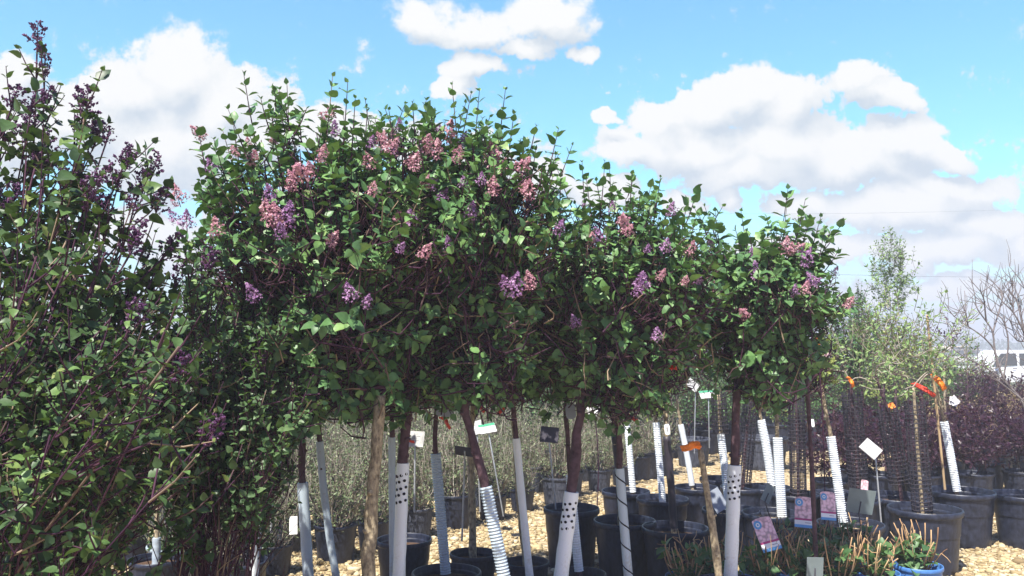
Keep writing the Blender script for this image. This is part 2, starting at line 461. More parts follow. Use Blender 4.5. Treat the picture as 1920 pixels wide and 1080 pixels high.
def shoots(rng, leafmb, stemmb, B, D, L, pairs, size, leafm, stemm, simple=False, srad=.0022, up=.35, spread=.85, width=1.0, skip=0.06, bare=0.0):
    """leafy shoots: opposite pairs of leaves along a short stem"""
    n = len(B); D = unit(D)
    tipD = unit(D + np.array([0, 0, up]))
    mid = B + D * (L * .5)[:, None]; tip = mid + tipD * (L * .5)[:, None]
    if stemmb is not None:
        tubes(stemmb, np.stack([B, mid, tip], 1), np.stack([np.full(n, srad * 1.3), np.full(n, srad), np.full(n, srad * .5)], 1), stemm, 4 if not simple else 3, cap=False)
    e1 = unit(np.cross(D, rand_dir(rng, n))); e2 = np.cross(D, e1)
    for k in range(pairs):
        t = bare + (1 - bare) * (k + .8) / pairs
        pos = np.where(t < .5, 1, 0) * (B + (mid - B) * (t * 2)) + np.where(t < .5, 0, 1) * (mid + (tip - mid) * ((t - .5) * 2))
        dd = D if t < .5 else tipD
        phi = (k % 2) * pi / 2 + rng.normal(size=n) * .35
        side = np.cos(phi)[:, None] * e1 + np.sin(phi)[:, None] * e2
        for sg in (-1, 1):
            d = unit(dd * (.25 + .75 * t * t) + side * sg * spread * (1.05 - .55 * t * t) + np.array([0, 0, -.22]) * (1 - t) + rng.normal(size=(n, 3)) * .22)
            nn = unit(dd * .7 + np.array([0, 0, .55]) - side * sg * .25 + rng.normal(size=(n, 3)) * .3)
            s = size * (.55 + .55 * math.sin(pi * min(1, .18 + t * .72))) * rng.uniform(.6, 1.3, n)
            if k == pairs - 1: s = s * .62
            keep = rng.random(n) > skip
            leaves(leafmb, (pos + d * (s * .12)[:, None])[keep], d[keep], nn[keep], s[keep], leafm, simple, width)


def curve(a, b, bend, k=5):
    """k points from a to b bowed by bend"""
    t = np.linspace(0, 1, k)[:, None]
    return a + (b - a) * t + np.asarray(bend) * (4 * t * (1 - t))


# ------------------------------------------------------------------ flower meshes
def floret_mesh(rng, name, m, L, W, n, fs, taper=.35):
    mb = MB()
    tubes(mb, np.array([[0, 0, 0], [0, 0, L * .5], [0, 0, L]]), np.array([.002, .0016, .001]), 'twig', 4)
    t = rng.random(n) ** .8
    a = rng.random(n) * 2 * pi
    prof = W * np.sin(np.clip(.25 + t * .75, 0, 1) * pi) ** .8 * (1 - taper * t)
    r = prof * rng.uniform(.55, 1.0, n) * (1 + .35 * np.sin(a * 3 + t * 9))
    P = np.stack([r * np.cos(a), r * np.sin(a), L * (.08 + .95 * t)], -1)
    O = unit(np.stack([np.cos(a), np.sin(a), .35 + t], -1) + rng.normal(size=(n, 3)) * .35)
    e1 = unit(np.cross(O, rand_dir(rng, n))); e2 = np.cross(O, e1)
    s = (fs * rng.uniform(.7, 1.25, n))[:, None]
    V = np.stack([P - O * s * .9, P + e1 * s + O * s * .2, P + e2 * s + O * s * .2, P - e1 * s + O * s * .2, P - e2 * s + O * s * .2, P + O * s * .02,
                  P + (e1 + e2) * s * .28, P + (e2 - e1) * s * .28, P - (e1 + e2) * s * .28, P + (e1 - e2) * s * .28], 1)
    F = np.array([[5, 9, 1, 6], [5, 6, 2, 7], [5, 7, 3, 8], [5, 8, 4, 9]])
    base = (np.arange(n) * 10)[:, None, None]
    st = mb.n
    mb.add(V, (F[None] + base).reshape(-1, 4), m)
    Tt = np.array([[0, 6, 9], [0, 7, 6], [0, 8, 7], [0, 9, 8]])
    mb.f.append(((Tt[None] + base).reshape(-1, 3) + st, mb.mi(m), False))
    return mb.mesh(name)


def bud_mesh(rng, name, L, W, n):
    mb = MB()
    nb = 9
    tb = np.linspace(.05, .92, nb)
    tubes(mb, np.array([[0, 0, 0], [0, 0, L * .5], [0, 0, L]]), np.array([.0022, .0018, .001]), 'twig', 4)
    for i in range(nb):
        a = i * 2.4
        b = np.array([0, 0, L * tb[i]])
        e = b + np.array([cos(a), sin(a), .9]) * W * (1.15 - .75 * tb[i]) * rng.uniform(.7, 1.1)
        tubes(mb, np.array([b, (b + e) / 2 + [0, 0, .003], e]), np.array([.0012, .001, .0008]), 'twig', 3)
        k = n // nb
        c = b + (e - b) * rng.uniform(.3, 1.08, (k, 1)) + rng.normal(size=(k, 3)) * .0045
        s = rng.uniform(.0028, .0052, (k, 1))
        ax = unit(e - b + rng.normal(size=(k, 3)) * .02)
        e1 = unit(np.cross(ax, rand_dir(rng, k))); e2 = np.cross(ax, e1)
        V = np.stack([c - ax * s * 1.3, c + e1 * s, c + e2 * s, c - e1 * s, c - e2 * s, c + ax * s * 1.7], 1)
        F = np.array([[0, 2, 1], [0, 3, 2], [0, 4, 3], [0, 1, 4], [5, 1, 2], [5, 2, 3], [5, 3, 4], [5, 4, 1]])
        mb.add(V, (F[None] + (np.arange(k) * 6)[:, None, None]).reshape(-1, 3), 'bud')
    return mb.mesh(name)


rg = np.random.default_rng(5)
FLOWERS = {'pink': [floret_mesh(rg, 'flower_cluster', 'pink_floret', .095, .036, 150, .0066) for _ in range(3)],
           'shade_mauve': [floret_mesh(rg, 'flower_cluster', 'shade_mauve_floret', .09, .034, 130, .0064) for _ in range(3)],
           'bud': [bud_mesh(rg, 'flower_cluster', .10, .034, 90) for _ in range(3)]}


def add_flower(root, kind, pos, d, sc, rng):
    o = bpy.data.objects.new('flower_cluster', FLOWERS[kind][int(rng.integers(3))]); COL.objects.link(o)
    o.parent = root
    o.location = [float(x) for x in (np.asarray(pos) - world_loc(root))]
    import mathutils
    q = mathutils.Vector([float(x) for x in d]).to_track_quat('Z', 'Y')
    o.rotation_euler = (q.to_matrix() @ mathutils.Matrix.Rotation(rng.random() * 6.28, 3, 'Z')).to_euler()
    o.scale = (sc, sc, sc)
    return o


# ------------------------------------------------------------------ pots
def pot_mesh(name, m, lip=.03, groove=True, sides=36):
    """nursery pot, unit size: rim radius 1, height 1 (scaled per object)"""
    mb = MB()
    P = [(0, .012), (.74, .012), (.76, 0), (.785, 0), (.79, .04), (.80, .05)]
    for k in range(1, 9):
        z = .05 + .75 * k / 9
        P.append((.80 + .11 * (z - .05) / .75, z))
    P += [(.912, .82), (.925, .835), (.915, .85), (.925, .90), (.985, .905), (1.0, .925), (1.0, .975), (.985, .997), (.955, .998), (.945, .98), (.93, .85), (.90, .60)]
    lathe(mb, P, m, sides=sides)
    # short ribs moulded into the foot
    for i in range(12):
        a = i * pi / 6 + .1
        ca, sa = cos(a), sin(a)
        rot = np.array([[ca, -sa, 0], [sa, ca, 0], [0, 0, 1]])
        box(mb, (.775, -.06, .012), (.806, .06, .062), m, rot)
    return mb.mesh(name)


POTS = {k: pot_mesh('pot', k) for k in ('pot', 'dusty_pot', 'blue_pot', 'grey_pot', 'white_pot')}


def soil_mesh(m, seed):
    rng = np.random.default_rng(seed)
    mb = MB(); n = 24
    rings = [0.0, .25, .5, .75, 1.0]
    V = []
    for r in rings:
        for i in range(n):
            a = i * 2 * pi / n
            V.append((r * cos(a), r * sin(a), rng.normal() * .035 * (r < 1) + .03 * (1 - r)))
    V = np.array(V); idx = np.arange(len(V)).reshape(len(rings), n)
    A, B = idx[:-1], idx[1:]
    mb.add(V, np.stack([A, B, np.roll(B, -1, 1), np.roll(A, -1, 1)], -1).reshape(-1, 4), m, True)
    return mb.mesh('soil')


SOILS = {k: soil_mesh(k, 3) for k in ('soil', 'pale_soil')}
prng = np.random.default_rng(77)


def add_pot(root, r, h, kind='pot', soil='soil', off=(0, 0, 0)):
    o = bpy.data.objects.new('pot', POTS[kind]); COL.objects.link(o); o.parent = root
    o.location = off; o.scale = (r, r, h); o.rotation_euler = (0, 0, prng.random() * 6)
    s = bpy.data.objects.new('soil', SOILS[soil]); COL.objects.link(s); s.parent = root
    s.location = (off[0], off[1], off[2] + h * .82); s.scale = (r * .925, r * .925, .12)
    s.rotation_euler = (0, 0, prng.random() * 6)


def empty_pot(name, px, pyb, r, h, label, kind='pot', soil='soil', group='black nursery pots standing on the gravel'):
    d = FPX * CAM_H / (pyb - 645.0)
    t = thing(name, label, 'plant pot', (at(px, pyb, d)[0], d, 0), group)
    add_pot(t, r, h, kind, soil)
    return t


# ------------------------------------------------------------------ trunk guards
def guard(root, kind, pts, r):
    """sleeve round a trunk along the world points pts (bottom to top)"""
    pts = np.asarray(pts, float)
    mb = MB()
    a, b = pts[0], pts[-1]
    L = np.linalg.norm(b - a)

    def along(n):
        s = np.linspace(0, 1, n)
        seg = np.concatenate([[0], np.cumsum(np.linalg.norm(np.diff(pts, axis=0), axis=1))]); seg /= seg[-1]
        return np.stack([np.interp(s, seg, pts[:, i]) for i in range(3)], 1)
    if kind in ('smooth', 'smooth_grey', 'holes'):
        m = 'grey_plastic' if kind == 'smooth_grey' else 'white_plastic'
        Q = along(14)
        tubes(mb, Q, np.full(14, r) * (1 + .04 * np.sin(np.arange(14) * 1.7)), m, 16, cap=False)
        tubes(mb, Q[-2:] , np.full(2, r * .86), m, 16, cap=True)
        ax = unit(b - a); u = unit(np.cross(ax, [0, 1, 0])); w = np.cross(u, ax)
        if kind == 'holes':
            k = 0
            for row in range(5):
                for cc in (-.75, .1, .8):
                    if (row + k) % 2: k += 1
                    th = cc + (.3 if row % 2 else 0)
                    c0 = b - ax * (.05 + .028 * row + .008 * cc)
                    nrm = -w * cos(th) + u * sin(th)
                    nrm = nrm if nrm[1] < 0 else -nrm
                    tt = unit(np.cross(ax, nrm))
                    g = np.arange(10) * 2 * pi / 10
                    c = c0 + nrm * (r * 1.03)
                    V = c + .0075 * np.cos(g)[:, None] * tt + .0065 * np.sin(g)[:, None] * ax - (.0075 * np.cos(g)[:, None]) ** 2 / (2 * r) * nrm
                    mb.add(V, [list(range(10))], 'gap_shade')
    elif kind == 'corrugated':
        n = max(8, int(L / .013)); Q = along(n * 2)
        rr = np.where(np.arange(n * 2) % 2 == 0, r, r * .86)
        tubes(mb, Q, rr, 'white_plastic', 16, smooth=False, cap=False)
    elif kind == 'corrugated_grey':
        n = max(8, int(L / .013)); Q = along(n * 2)
        tubes(mb, Q, np.where(np.arange(n * 2) % 2 == 0, r, r * .86), 'grey_plastic', 16, smooth=False, cap=False)
    elif kind == 'spiral':
        Q = along(10); tubes(mb, Q, np.full(10, r), 'grey_plastic', 14, cap=False)
        ax = unit(b - a); u = unit(np.cross(ax, [0, 1, 0])); w = np.cross(u, ax)
        n = int(L / .11 * 16); s = np.linspace(0, 1, n); th = s * n / 16 * 2 * pi
        H = a + (b - a) * s[:, None] + (r * 1.01) * (np.cos(th)[:, None] * u + np.sin(th)[:, None] * w)
        tubes(mb, H, np.full(n, .0035), 'gap_shade', 4)
    elif kind == 'foam':
        n = 20; Q = along(n); tubes(mb, Q, r * (1 + .06 * np.sin(np.arange(n) * 2.1)), 'black_plastic', 12)
    elif kind == 'mesh':
        ax = unit(b - a); u = unit(np.cross(ax, [0, 1, 0])); w = np.cross(u, ax)
        nr = int(L / .028); g = np.linspace(0, 2 * pi, 19)
        P_ = []
        for i in range(nr):
            rr = r * (1 + .05 * sin(i * 1.3) + .05 * sin(i * .37 + a[0] * 9)); c = a + (b - a) * (i / nr)
            P_.append(c + rr * (np.cos(g)[:, None] * u + np.sin(g)[:, None] * w) + ax * (.002 * np.sin(g * 3 + i))[:, None])
        tubes(mb, np.array(P_), np.full((nr, 19), .003), 'black_plastic', 4, cap=False)
        nv = 14; P_ = []
        for i in range(nv):
            th = i * 2 * pi / nv
            s = np.linspace(0, 1, 12)[:, None]
            P_.append(a + (b - a) * s + r * (cos(th) * u + sin(th) * w))
        tubes(mb, np.array(P_), np.full((nv, 12), .0034), 'black_plastic', 4, cap=False)
    return mb.build('trunk_guard', root)


# ------------------------------------------------------------------ the ground
def build_ground():
    xs = np.concatenate([-np.geomspace(2500, 8, 14), np.linspace(-6, 6, 25), np.geomspace(8, 2500, 14)])
    ys = np.concatenate([[-600, -100, -20, -5], np.linspace(0, 50, 51), np.geomspace(58, 3500, 18)])
    X, Y = np.meshgrid(xs, ys, indexing='ij')
    s = np.clip((Y - 16) / 26, 0, 1); s = s * s * (3 - 2 * s)
    Z = -.75 * s
    mb = MB(); idx = np.arange(X.size).reshape(X.shape)
    mb.add(np.stack([X, Y, Z], -1), np.stack([idx[:-1, :-1], idx[1:, :-1], idx[1:, 1:], idx[:-1, 1:]], -1).reshape(-1, 4), 'gravel', True)
    tag(mb.build('ground'), kind='structure')


build_ground()


def build_gravel():
    rng = np.random.default_rng(11)
    pts = []
    # denser close to the viewer, wedge of the view
    for (y0, y1, n) in ((4.0, 6.2, 21000), (6.2, 8.6, 17000), (8.6, 12, 7000)):
        y = rng.uniform(y0, y1, n); x = y * rng.uniform(-.66, .66, n)
        pts.append(np.stack([x, y, np.zeros(n)], 1))
    P = np.concatenate(pts); n = len(P)
    f = (1 + 5 ** .5) / 2
    I = unit(np.array([[-1, f, 0], [1, f, 0], [-1, -f, 0], [1, -f, 0], [0, -1, f], [0, 1, f], [0, -1, -f], [0, 1, -f], [f, 0, -1], [f, 0, 1], [-f, 0, -1], [-f, 0, 1]]))
    T = np.array([[0, 11, 5], [0, 5, 1], [0, 1, 7], [0, 7, 10], [0, 10, 11], [1, 5, 9], [5, 11, 4], [11, 10, 2], [10, 7, 6], [7, 1, 8], [3, 9, 4], [3, 4, 2], [3, 2, 6], [3, 6, 8], [3, 8, 9], [4, 9, 5], [2, 4, 11], [6, 2, 10], [8, 6, 7], [9, 8, 1]])
    s = rng.lognormal(math.log(.0125), .38, n)
    V = I[None] * rng.uniform(.8, 1.2, (n, 12, 1))
    V = V * (s[:, None] * np.stack([rng.uniform(.9, 1.6, n), rng.uniform(.8, 1.1, n), rng.uniform(.5, .8, n)], 1))[:, None, :]
    a = rng.random(n) * 6.28; ca, sa = np.cos(a)[:, None], np.sin(a)[:, None]
    V = np.stack([V[..., 0] * ca - V[..., 1] * sa, V[..., 0] * sa + V[..., 1] * ca, V[..., 2]], -1) + P[:, None] + np.stack([0 * s, 0 * s, s * .3], 1)[:, None]
    mb = MB(); mb.add(V, (T[None] + (np.arange(n) * 12)[:, None, None]).reshape(-1, 3), 'pebble', True)
    o = mb.build('gravel'); tag(o, 'tan pebbles lying loose between the pots', 'gravel', kind='stuff')


build_gravel()


# ------------------------------------------------------------------ lilac trees
def grow_branches(rng, mb, fork, targets, r0, m, sag=.04):
    """join shoot bases back to the fork; limbs get thinner with distance"""
    order = np.argsort(np.linalg.norm(targets - fork, axis=1))
    nodes = [fork]; rad = [r0]; P = []; Rr = []
    for i in order:
        t = targets[i]
        N = np.array(nodes); dist = np.linalg.norm(N - t, axis=1)
        df = np.linalg.norm(N - fork, axis=1)
        cost = dist + .25 * df + np.where(N[:, 2] > t[2] + .12, .3, 0)
        j = int(np.argmin(cost))
        a = N[j]; r1 = max(.0018, rad[j] * .62)
        c = curve(a, t, rng.normal(size=3) * .02 + np.array([0, 0, -sag * dist[j]]), 5)
        P.append(c); Rr.append(np.linspace(max(r1 * 1.1, .002), max(.0016, r1 * .7), 5))
        nodes.append(c[2]); rad.append(r1 * .95); nodes.append(t); rad.append(r1 * .8)
    tubes(mb, np.array(P), np.array(Rr), m, 5, cap=False)


def crown_points(rng, n, c, rx, ry, rz, rmin=.5, flat=1.0, umbrella=False):
    d = rand_dir(rng, n)
    d[:, 2] = np.where(d[:, 2] < 0, d[:, 2] * flat, d[:, 2])
    r = rng.uniform(rmin ** 2.4, 1, n) ** (1 / 2.4)
    lump = 1 + .15 * np.sin(d[:, 0] * 5 + c[0] * 9) * np.cos(d[:, 1] * 4 + c[1] * 7) + .07 * np.sin(d[:, 2] * 9 + d[:, 0] * 6)
    r = r * lump
    # the crown is an umbrella: below its widest point most shoots stay well inside
    tuck = (d[:, 2] < .08) & (rng.random(n) < .9) if umbrella else np.zeros(n, bool)
    f = np.where(tuck, .5 + .22 * rng.random(n), 1.0)
    d = d.copy(); w = d * np.stack([f, f, np.ones(n)], 1)
    if umbrella: return c + w * r[:, None] * np.array([rx, ry, rz]), d, r
    return c + d * r[:, None] * np.array([rx, ry, rz]), d, r


def leafy_crown(rng, root, c, rx, ry, rz, n, fork, r0, leafm='lilac_leaf', size=.05, L=(.09, .2), pairs=5, simple=False, extra=None, twigm='twig', rmin=.3, spikes=14):
    P, d, r = crown_points(rng, n, c, rx, ry, rz, rmin, umbrella=True)
    out = unit(d * np.array([1 / rx, 1 / ry, 1 / rz]))
    D = unit(out * .75 + np.array([0, 0, 1]) * rng.uniform(-.1, .95, (n, 1)) + rng.normal(size=(n, 3)) * .35)
    low = d[:, 2] < -.1
    D[low] = unit(out[low] * 1.0 + np.array([0, 0, -.05]) + rng.normal(size=(int(low.sum()), 3)) * .4)
    L_ = rng.uniform(L[0], L[1], n)
    P = P - D * (L_ * .6)[:, None]
    br = MB(); lf = MB()
    grow_branches(rng, br, fork, P, r0, twigm)
    # fine twigs added in the crown's heart, their plum standing in for shade
    nt = int(n * 1.9)
    Pt, dt, _ = crown_points(rng, nt, c - np.array([0, 0, rz * .12]), rx * .84, ry * .84, rz * .84, .15, umbrella=True)
    Dt = unit(dt * .6 + rand_dir(rng, nt) * .7 + np.array([0, 0, .45])); Lt = rng.uniform(.08, .26, (nt, 1))
    bend = rng.normal(size=(nt, 3)) * .022
    tubes(br, np.stack([Pt - Dt * Lt * .5, Pt - Dt * Lt * .18 + bend, Pt + Dt * Lt * .2 + bend, Pt + Dt * Lt * .5 + [0, 0, .02]], 1), np.tile([.0036, .0031, .0025, .0015], (nt, 1)), twigm, 4, cap=False)
    thin = (d[:, 2] > -.02) | (rng.random(n) < .64)
    P, D, L_, n = P[thin], D[thin], L_[thin], int(thin.sum())
    shoots(rng, lf, br, P, D, L_, pairs, size * rng.uniform(.75, 1.15, n), leafm, twigm, simple, up=.3)
    # long upright shoots that stand out of the top
    if spikes:
        a = rng.uniform(0, 2 * pi, spikes); q = np.sqrt(rng.uniform(.0, .75, spikes))
        dd = np.stack([q * np.cos(a), q * np.sin(a), np.sqrt(np.maximum(0, 1 - q * q))], 1)
        B = c + dd * np.array([rx, ry, rz]) * .8
        Ds = unit(dd * np.array([.45, .45, 1]) + rng.normal(size=(spikes, 3)) * .12)
        shoots(rng, lf, br, B, Ds, rng.uniform(.2, .34, spikes), 7, np.full(spikes, size), leafm, twigm, simple, up=.25)
    if extra is not None and len(extra):
        E = np.array([e[0] for e in extra]); De = np.array([e[1] for e in extra]); Le = np.array([e[2] for e in extra])
        shoots(rng, lf, br, E, De, Le, 7, np.full(len(E), size * 1.05), leafm, twigm, simple, up=.2)
    br.build('branches', root)
    lf.build('crown', root)


def front(px, py, c, rx, ry, rz, k=.97):
    """point on the viewer's side of a crown seen at a pixel"""
    d = c[1]
    for _ in range(4):
        p = at(px, py, d)
        q = 1 - ((p[0] - c[0]) / rx) ** 2 - ((p[2] - c[2]) / rz) ** 2
        d = c[1] - ry * k * math.sqrt(max(.03, q))
    return at(px, py, d)


def trunk_obj(rng, root, pts, r0, r1, m, name='trunk', guarded=False):
    pts = np.asarray(pts, float)
    k = 14
    seg = np.concatenate([[0], np.cumsum(np.linalg.norm(np.diff(pts, axis=0), axis=1))]); seg /= seg[-1]
    s = np.linspace(0, 1, k)
    Q = np.stack([np.interp(s, seg, pts[:, i]) for i in range(3)], 1)
    Q[1:-1] += rng.normal(size=(k - 2, 3)) * r0 * .12
    mb = MB(); tubes(mb, Q, np.linspace(r0, r1, k) * (1 + .07 * rng.normal(size=k)), m, 12)
    for i in range(5):  # knots and spur stubs
        j = int(rng.integers(k // 2 + 1 if guarded else 2, k - 2)); th = rng.uniform(0, 6.28)
        nrm = np.array([cos(th), sin(th), .4])
        tubes(mb, np.array([Q[j], Q[j] + nrm * r0 * .9, Q[j] + nrm * r0 * 1.25]), np.array([r0 * .5, r0 * .42, r0 * .12]), m, 7)
    return mb.build(name, root)


def lilac_tree(seed, label, d, cpx, cpy, rpx, rzpx, trunk, tr, pot, nshoot, guard_spec=None, flowers=(), spikes=(), bark='dark_bark', ryf=.95, size=.042, nsp=14, group='lilac trees with leafy flowering crowns', simple=False, pairs=5):
    rng = np.random.default_rng(seed)
    k = mpp(d)
    T = [at(x, y, d) for x, y in trunk]            # from low to high
    lo, nx = T[0], T[1]
    ph = pot[1] * .8
    base = lo if lo[2] <= ph else lo + (nx - lo) * ((ph - lo[2]) / (nx[2] - lo[2]))
    base = base if base[2] > .05 else base + (nx - lo) * ((ph - base[2]) / (nx[2] - lo[2]))
    root = thing('lilac_tree', label, 'lilac tree', (base[0], d, 0), group)
    add_pot(root, pot[0], pot[1])
    T = [np.array([base[0], d, ph])] + [p for p in T if p[2] > ph + .03]
    trunk_obj(rng, root, T, tr * 1.08, tr * .85, bark, guarded=bool(guard_spec))
    c = at(cpx, cpy, d); rx = rpx * k; rz = rzpx * k; ry = rx * ryf
    ex = []
    for (x, y, x2, y2) in spikes:   # tip pixel, base pixel
        a = at(x2, y2, c[1] - ry * .2); b = at(x, y, c[1] - ry * .2)
        ex.append((a, unit(b - a), np.linalg.norm(b - a)))
    leafy_crown(rng, root, c, rx, ry, rz, nshoot, T[-1], tr * .7, size=size, extra=ex, spikes=nsp, simple=simple, pairs=pairs)
    for f in flowers:
        x, y = f[0], f[1]; kind = f[2] if len(f) > 2 else 'pink'; sc = f[3] if len(f) > 3 else 1.0
        p = front(x, y, c, rx, ry, rz, 1.04)
        o = p - c
        dr = unit(np.array([o[0] / rx * .5, -.35, .75]) + rng.normal(size=3) * .3)
        add_flower(root, kind, p - dr * .05 * sc, dr, sc * rng.uniform(.75, 1.0), rng)
    for _ in range(len(flowers)):      # smaller heads half lost among the leaves near the top
        a_ = rng.uniform(-pi, 0); q = rng.uniform(.2, .95); zz_ = rng.uniform(.15, .95)
        h_ = math.sqrt(max(.02, 1 - zz_ * zz_))
        p = c + np.array([rx * h_ * cos(a_), ry * h_ * sin(a_), rz * zz_]) * 1.0
        add_flower(root, 'pink' if rng.random() < .6 else 'shade_mauve', p - np.array([0, 0, .05]), unit((p - c) * .8 + np.array([0, 0, .4])), rng.uniform(.5, .85), rng)
    if guard_spec:
        gk, y0, y1, gr = guard_spec
        Q = [p for p in T]
        z = lambda y: at(960, y, d)[2]
        zz = [max(z(y0), ph), z(y1)]
        pts = []
        Ta = np.array(Q)
        for zv in np.linspace(zz[0], zz[1], 4):
            pts.append([np.interp(zv, Ta[:, 2], Ta[:, i]) for i in range(2)] + [zv])
        guard(root, gk, pts, gr)
    return root


A_F = [(475, 290), (560, 320, 'pink', 1.2), (545, 335), (620, 212), (405, 420), (500, 390), (540, 398, 'shade_mauve', 1.2), (332, 365), (368, 245), (470, 545, 'shade_mauve'), (625, 447, 'pink', .7),
       (605, 285), (655, 545, 'shade_mauve'), (690, 560, 'shade_mauve', .8), (515, 405, 'pink'), (580, 315, 'pink'), (350, 410, 'shade_mauve')]
B_F = [(740, 272), (715, 262), (800, 270), (842, 245, 'pink', 1.1), (770, 408, 'shade_mauve'), (745, 410), (820, 278), (690, 300), (780, 300), (870, 255, 'shade_mauve')]
C_F = [(925, 292, 'pink', 1.45), (985, 306, 'pink', 1.1), (992, 355), (968, 530, 'shade_mauve', 1.3), (992, 522, 'pink'), (945, 525, 'shade_mauve'), (885, 392, 'shade_mauve'), (860, 285)]
D_F = [(1170, 414), (1122, 440, 'shade_mauve'), (1110, 445), (1296, 463), (1205, 525, 'shade_mauve', 1.2), (1242, 512, 'pink', .8), (1076, 598, 'shade_mauve'), (1232, 622, 'shade_mauve'), (1195, 535, 'shade_mauve'), (1180, 430, 'pink', .8)]
E_F = [(1392, 585), (1502, 462, 'pink', 1.1), (1515, 480, 'shade_mauve', 1.2), (1520, 520, 'shade_mauve', 1.3), (1310, 498, 'shade_mauve'), (1420, 512, 'shade_mauve'), (1490, 540, 'shade_mauve'), (1475, 460)]
LT = {}
LT['A'] = lilac_tree(21, 'largest lilac tree with a thick bare mottled trunk and wide flowering crown', 3.4, 600, 522, 272, 290,
                     [(690, 1080), (700, 900), (712, 740)], .027, (.2, .36), 980, None, A_F,
                     [(455, 140, 480, 270), (625, 140, 610, 280), (525, 165, 510, 290), (370, 240, 390, 340), (435, 220, 450, 320), (740, 765, 722, 680), (520, 770, 545, 690), (640, 790, 640, 720), (500, 640, 545, 600), (590, 800, 600, 720)], bark='bark', nsp=12)
LT['B'] = lilac_tree(22, 'lilac tree in a sleeve with punched holes, right beside the thick mottled trunk', 3.75, 770, 505, 245, 282,
                     [(748, 1080), (756, 860), (765, 720)], .022, (.2, .34), 840, ('holes', 1100, 868, .0275), B_F,
                     [(800, 185, 790, 290), (850, 215, 845, 300), (715, 215, 720, 300), (755, 800, 745, 720), (690, 790, 700, 720), (800, 740, 800, 660)], nsp=14)
LT['C'] = lilac_tree(23, 'lilac tree on a thin leaning dark trunk rising out of a ribbed sleeve', 3.6, 905, 510, 182, 270,
                     [(945, 1080), (908, 900), (872, 770), (860, 700)], .019, (.19, .34), 600, ('corrugated_grey', 1100, 912, .028), C_F,
                     [(965, 212, 950, 310), (1050, 240, 1020, 350), (1045, 290, 1015, 380), (985, 265, 975, 340), (850, 700, 850, 620), (930, 730, 925, 650), (980, 640, 965, 560)], nsp=8)
LT['D'] = lilac_tree(24, 'lilac tree with low forking limbs above a leaning sleeve with punched holes', 4.0, 1162, 578, 202, 215,
                     [(1052, 1080), (1072, 920), (1085, 800), (1092, 715)], .026, (.2, .36), 760, ('holes', 1100, 922, .034), D_F,
                     [(1185, 325, 1180, 410), (1240, 330, 1225, 420), (1290, 375, 1275, 450), (1095, 380, 1105, 450), (1130, 720, 1130, 640), (1240, 740, 1225, 660), (1050, 690, 1065, 620), (1290, 690, 1270, 620)], nsp=14)
LT['E'] = lilac_tree(25, 'smallest flowering lilac tree, at the far end of the row, with a rounded crown', 4.4, 1430, 600, 158, 164,
                     [(1370, 1080), (1377, 880), (1384, 700)], .023, (.18, .30), 680, ('holes', 1100, 872, .034), E_F,
                     [(1560, 430, 1535, 490), (1520, 410, 1500, 470), (1340, 395, 1350, 470), (1575, 470, 1545, 510), (1420, 770, 1420, 690), (1340, 740, 1350, 670), (1500, 740, 1490, 680)], size=.05, nsp=14)


# smaller trees of the same row whose crowns are lost in the mass
def row_tree(seed, label, d, trunk, tr, pot, gs, crown, n=280, bark='dark_bark', fl=()):
    return lilac_tree(seed, label, d, crown[0], crown[1], crown[2], crown[3], trunk, tr, pot, n, gs, fl, (), bark, nsp=0, size=.044,
                      group='young lilac trees behind the flowering row')


row_tree(31, 'young tree in a smooth bright white sleeve farthest left beside a white sign', 4.2, [(476, 1080), (490, 880), (500, 760)], .017, (.17, .28), ('smooth', 1100, 880, .022), (520, 625, 165, 150), bark='bark')
row_tree(32, 'young tree in a straight pale grey sleeve just left of the slim leaning sleeve', 4.2, [(578, 1080), (567, 900), (562, 760)], .0185, (.17, .28), ('smooth_grey', 1100, 905, .0265), (570, 625, 165, 150))
row_tree(33, 'young tree in a slim leaning pale grey sleeve that reaches up into the leaves', 4.25, [(630, 1080), (610, 960), (597, 800), (592, 720)], .014, (.17, .28), ('smooth_grey', 1100, 828, .0185), (640, 625, 165, 150))
row_tree(34, 'young tree in a tall plain grey sleeve squeezed against the sleeve with holes', 4.2, [(737, 1080), (735, 900), (735, 760)], .014, (.17, .28), ('smooth_grey', 1100, 820, .0175), (760, 625, 165, 150))
row_tree(35, 'young tree in a ribbed grey sleeve in a wide black pot by the bottom edge', 4.6, [(836, 1078), (825, 950), (816, 840), (818, 740)], .014, (.185, .30), ('corrugated_grey', 1075, 850, .029), (830, 625, 165, 150))
row_tree(36, 'young tree with a pale bare trunk in a small pot behind the ribbed sleeve', 5.1, [(887, 1030), (884, 900), (882, 830), (890, 720)], .021, (.14, .28), None, (900, 625, 165, 150), bark='bark')
row_tree(37, 'young tree in a white smooth sleeve leaning in front of a spotted bare trunk', 4.35, [(993, 1080), (975, 900), (966, 800), (955, 700)], .013, (.16, .28), ('smooth', 1100, 822, .0195), (960, 620, 165, 150))
row_tree(38, 'young tree with a spotted bare trunk in a small pot behind the white sleeve', 4.9, [(985, 1050), (974, 940), (964, 800), (960, 720)], .018, (.13, .28), None, (1000, 600, 165, 150), bark='bark')
row_tree(39, 'young tree in a ribbed sleeve topped with black foam behind the forking lilac', 4.65, [(1085, 1065), (1076, 980), (1066, 850), (1060, 760)], .014, (.14, .28), ('corrugated', 1070, 890, .026), (1080, 620, 165, 150))
row_tree(40, 'young tree in a grey spirally cut wrap in front of the brown-mulched pot', 4.3, [(1178, 1080), (1168, 960), (1161, 870), (1160, 760)], .016, (.16, .28), ('spiral', 1100, 878, .023), (1190, 625, 165, 150))

# ------------------------------------------------------------------ potted young trees with guards, right of the row
young_rng = np.random.default_rng(90)


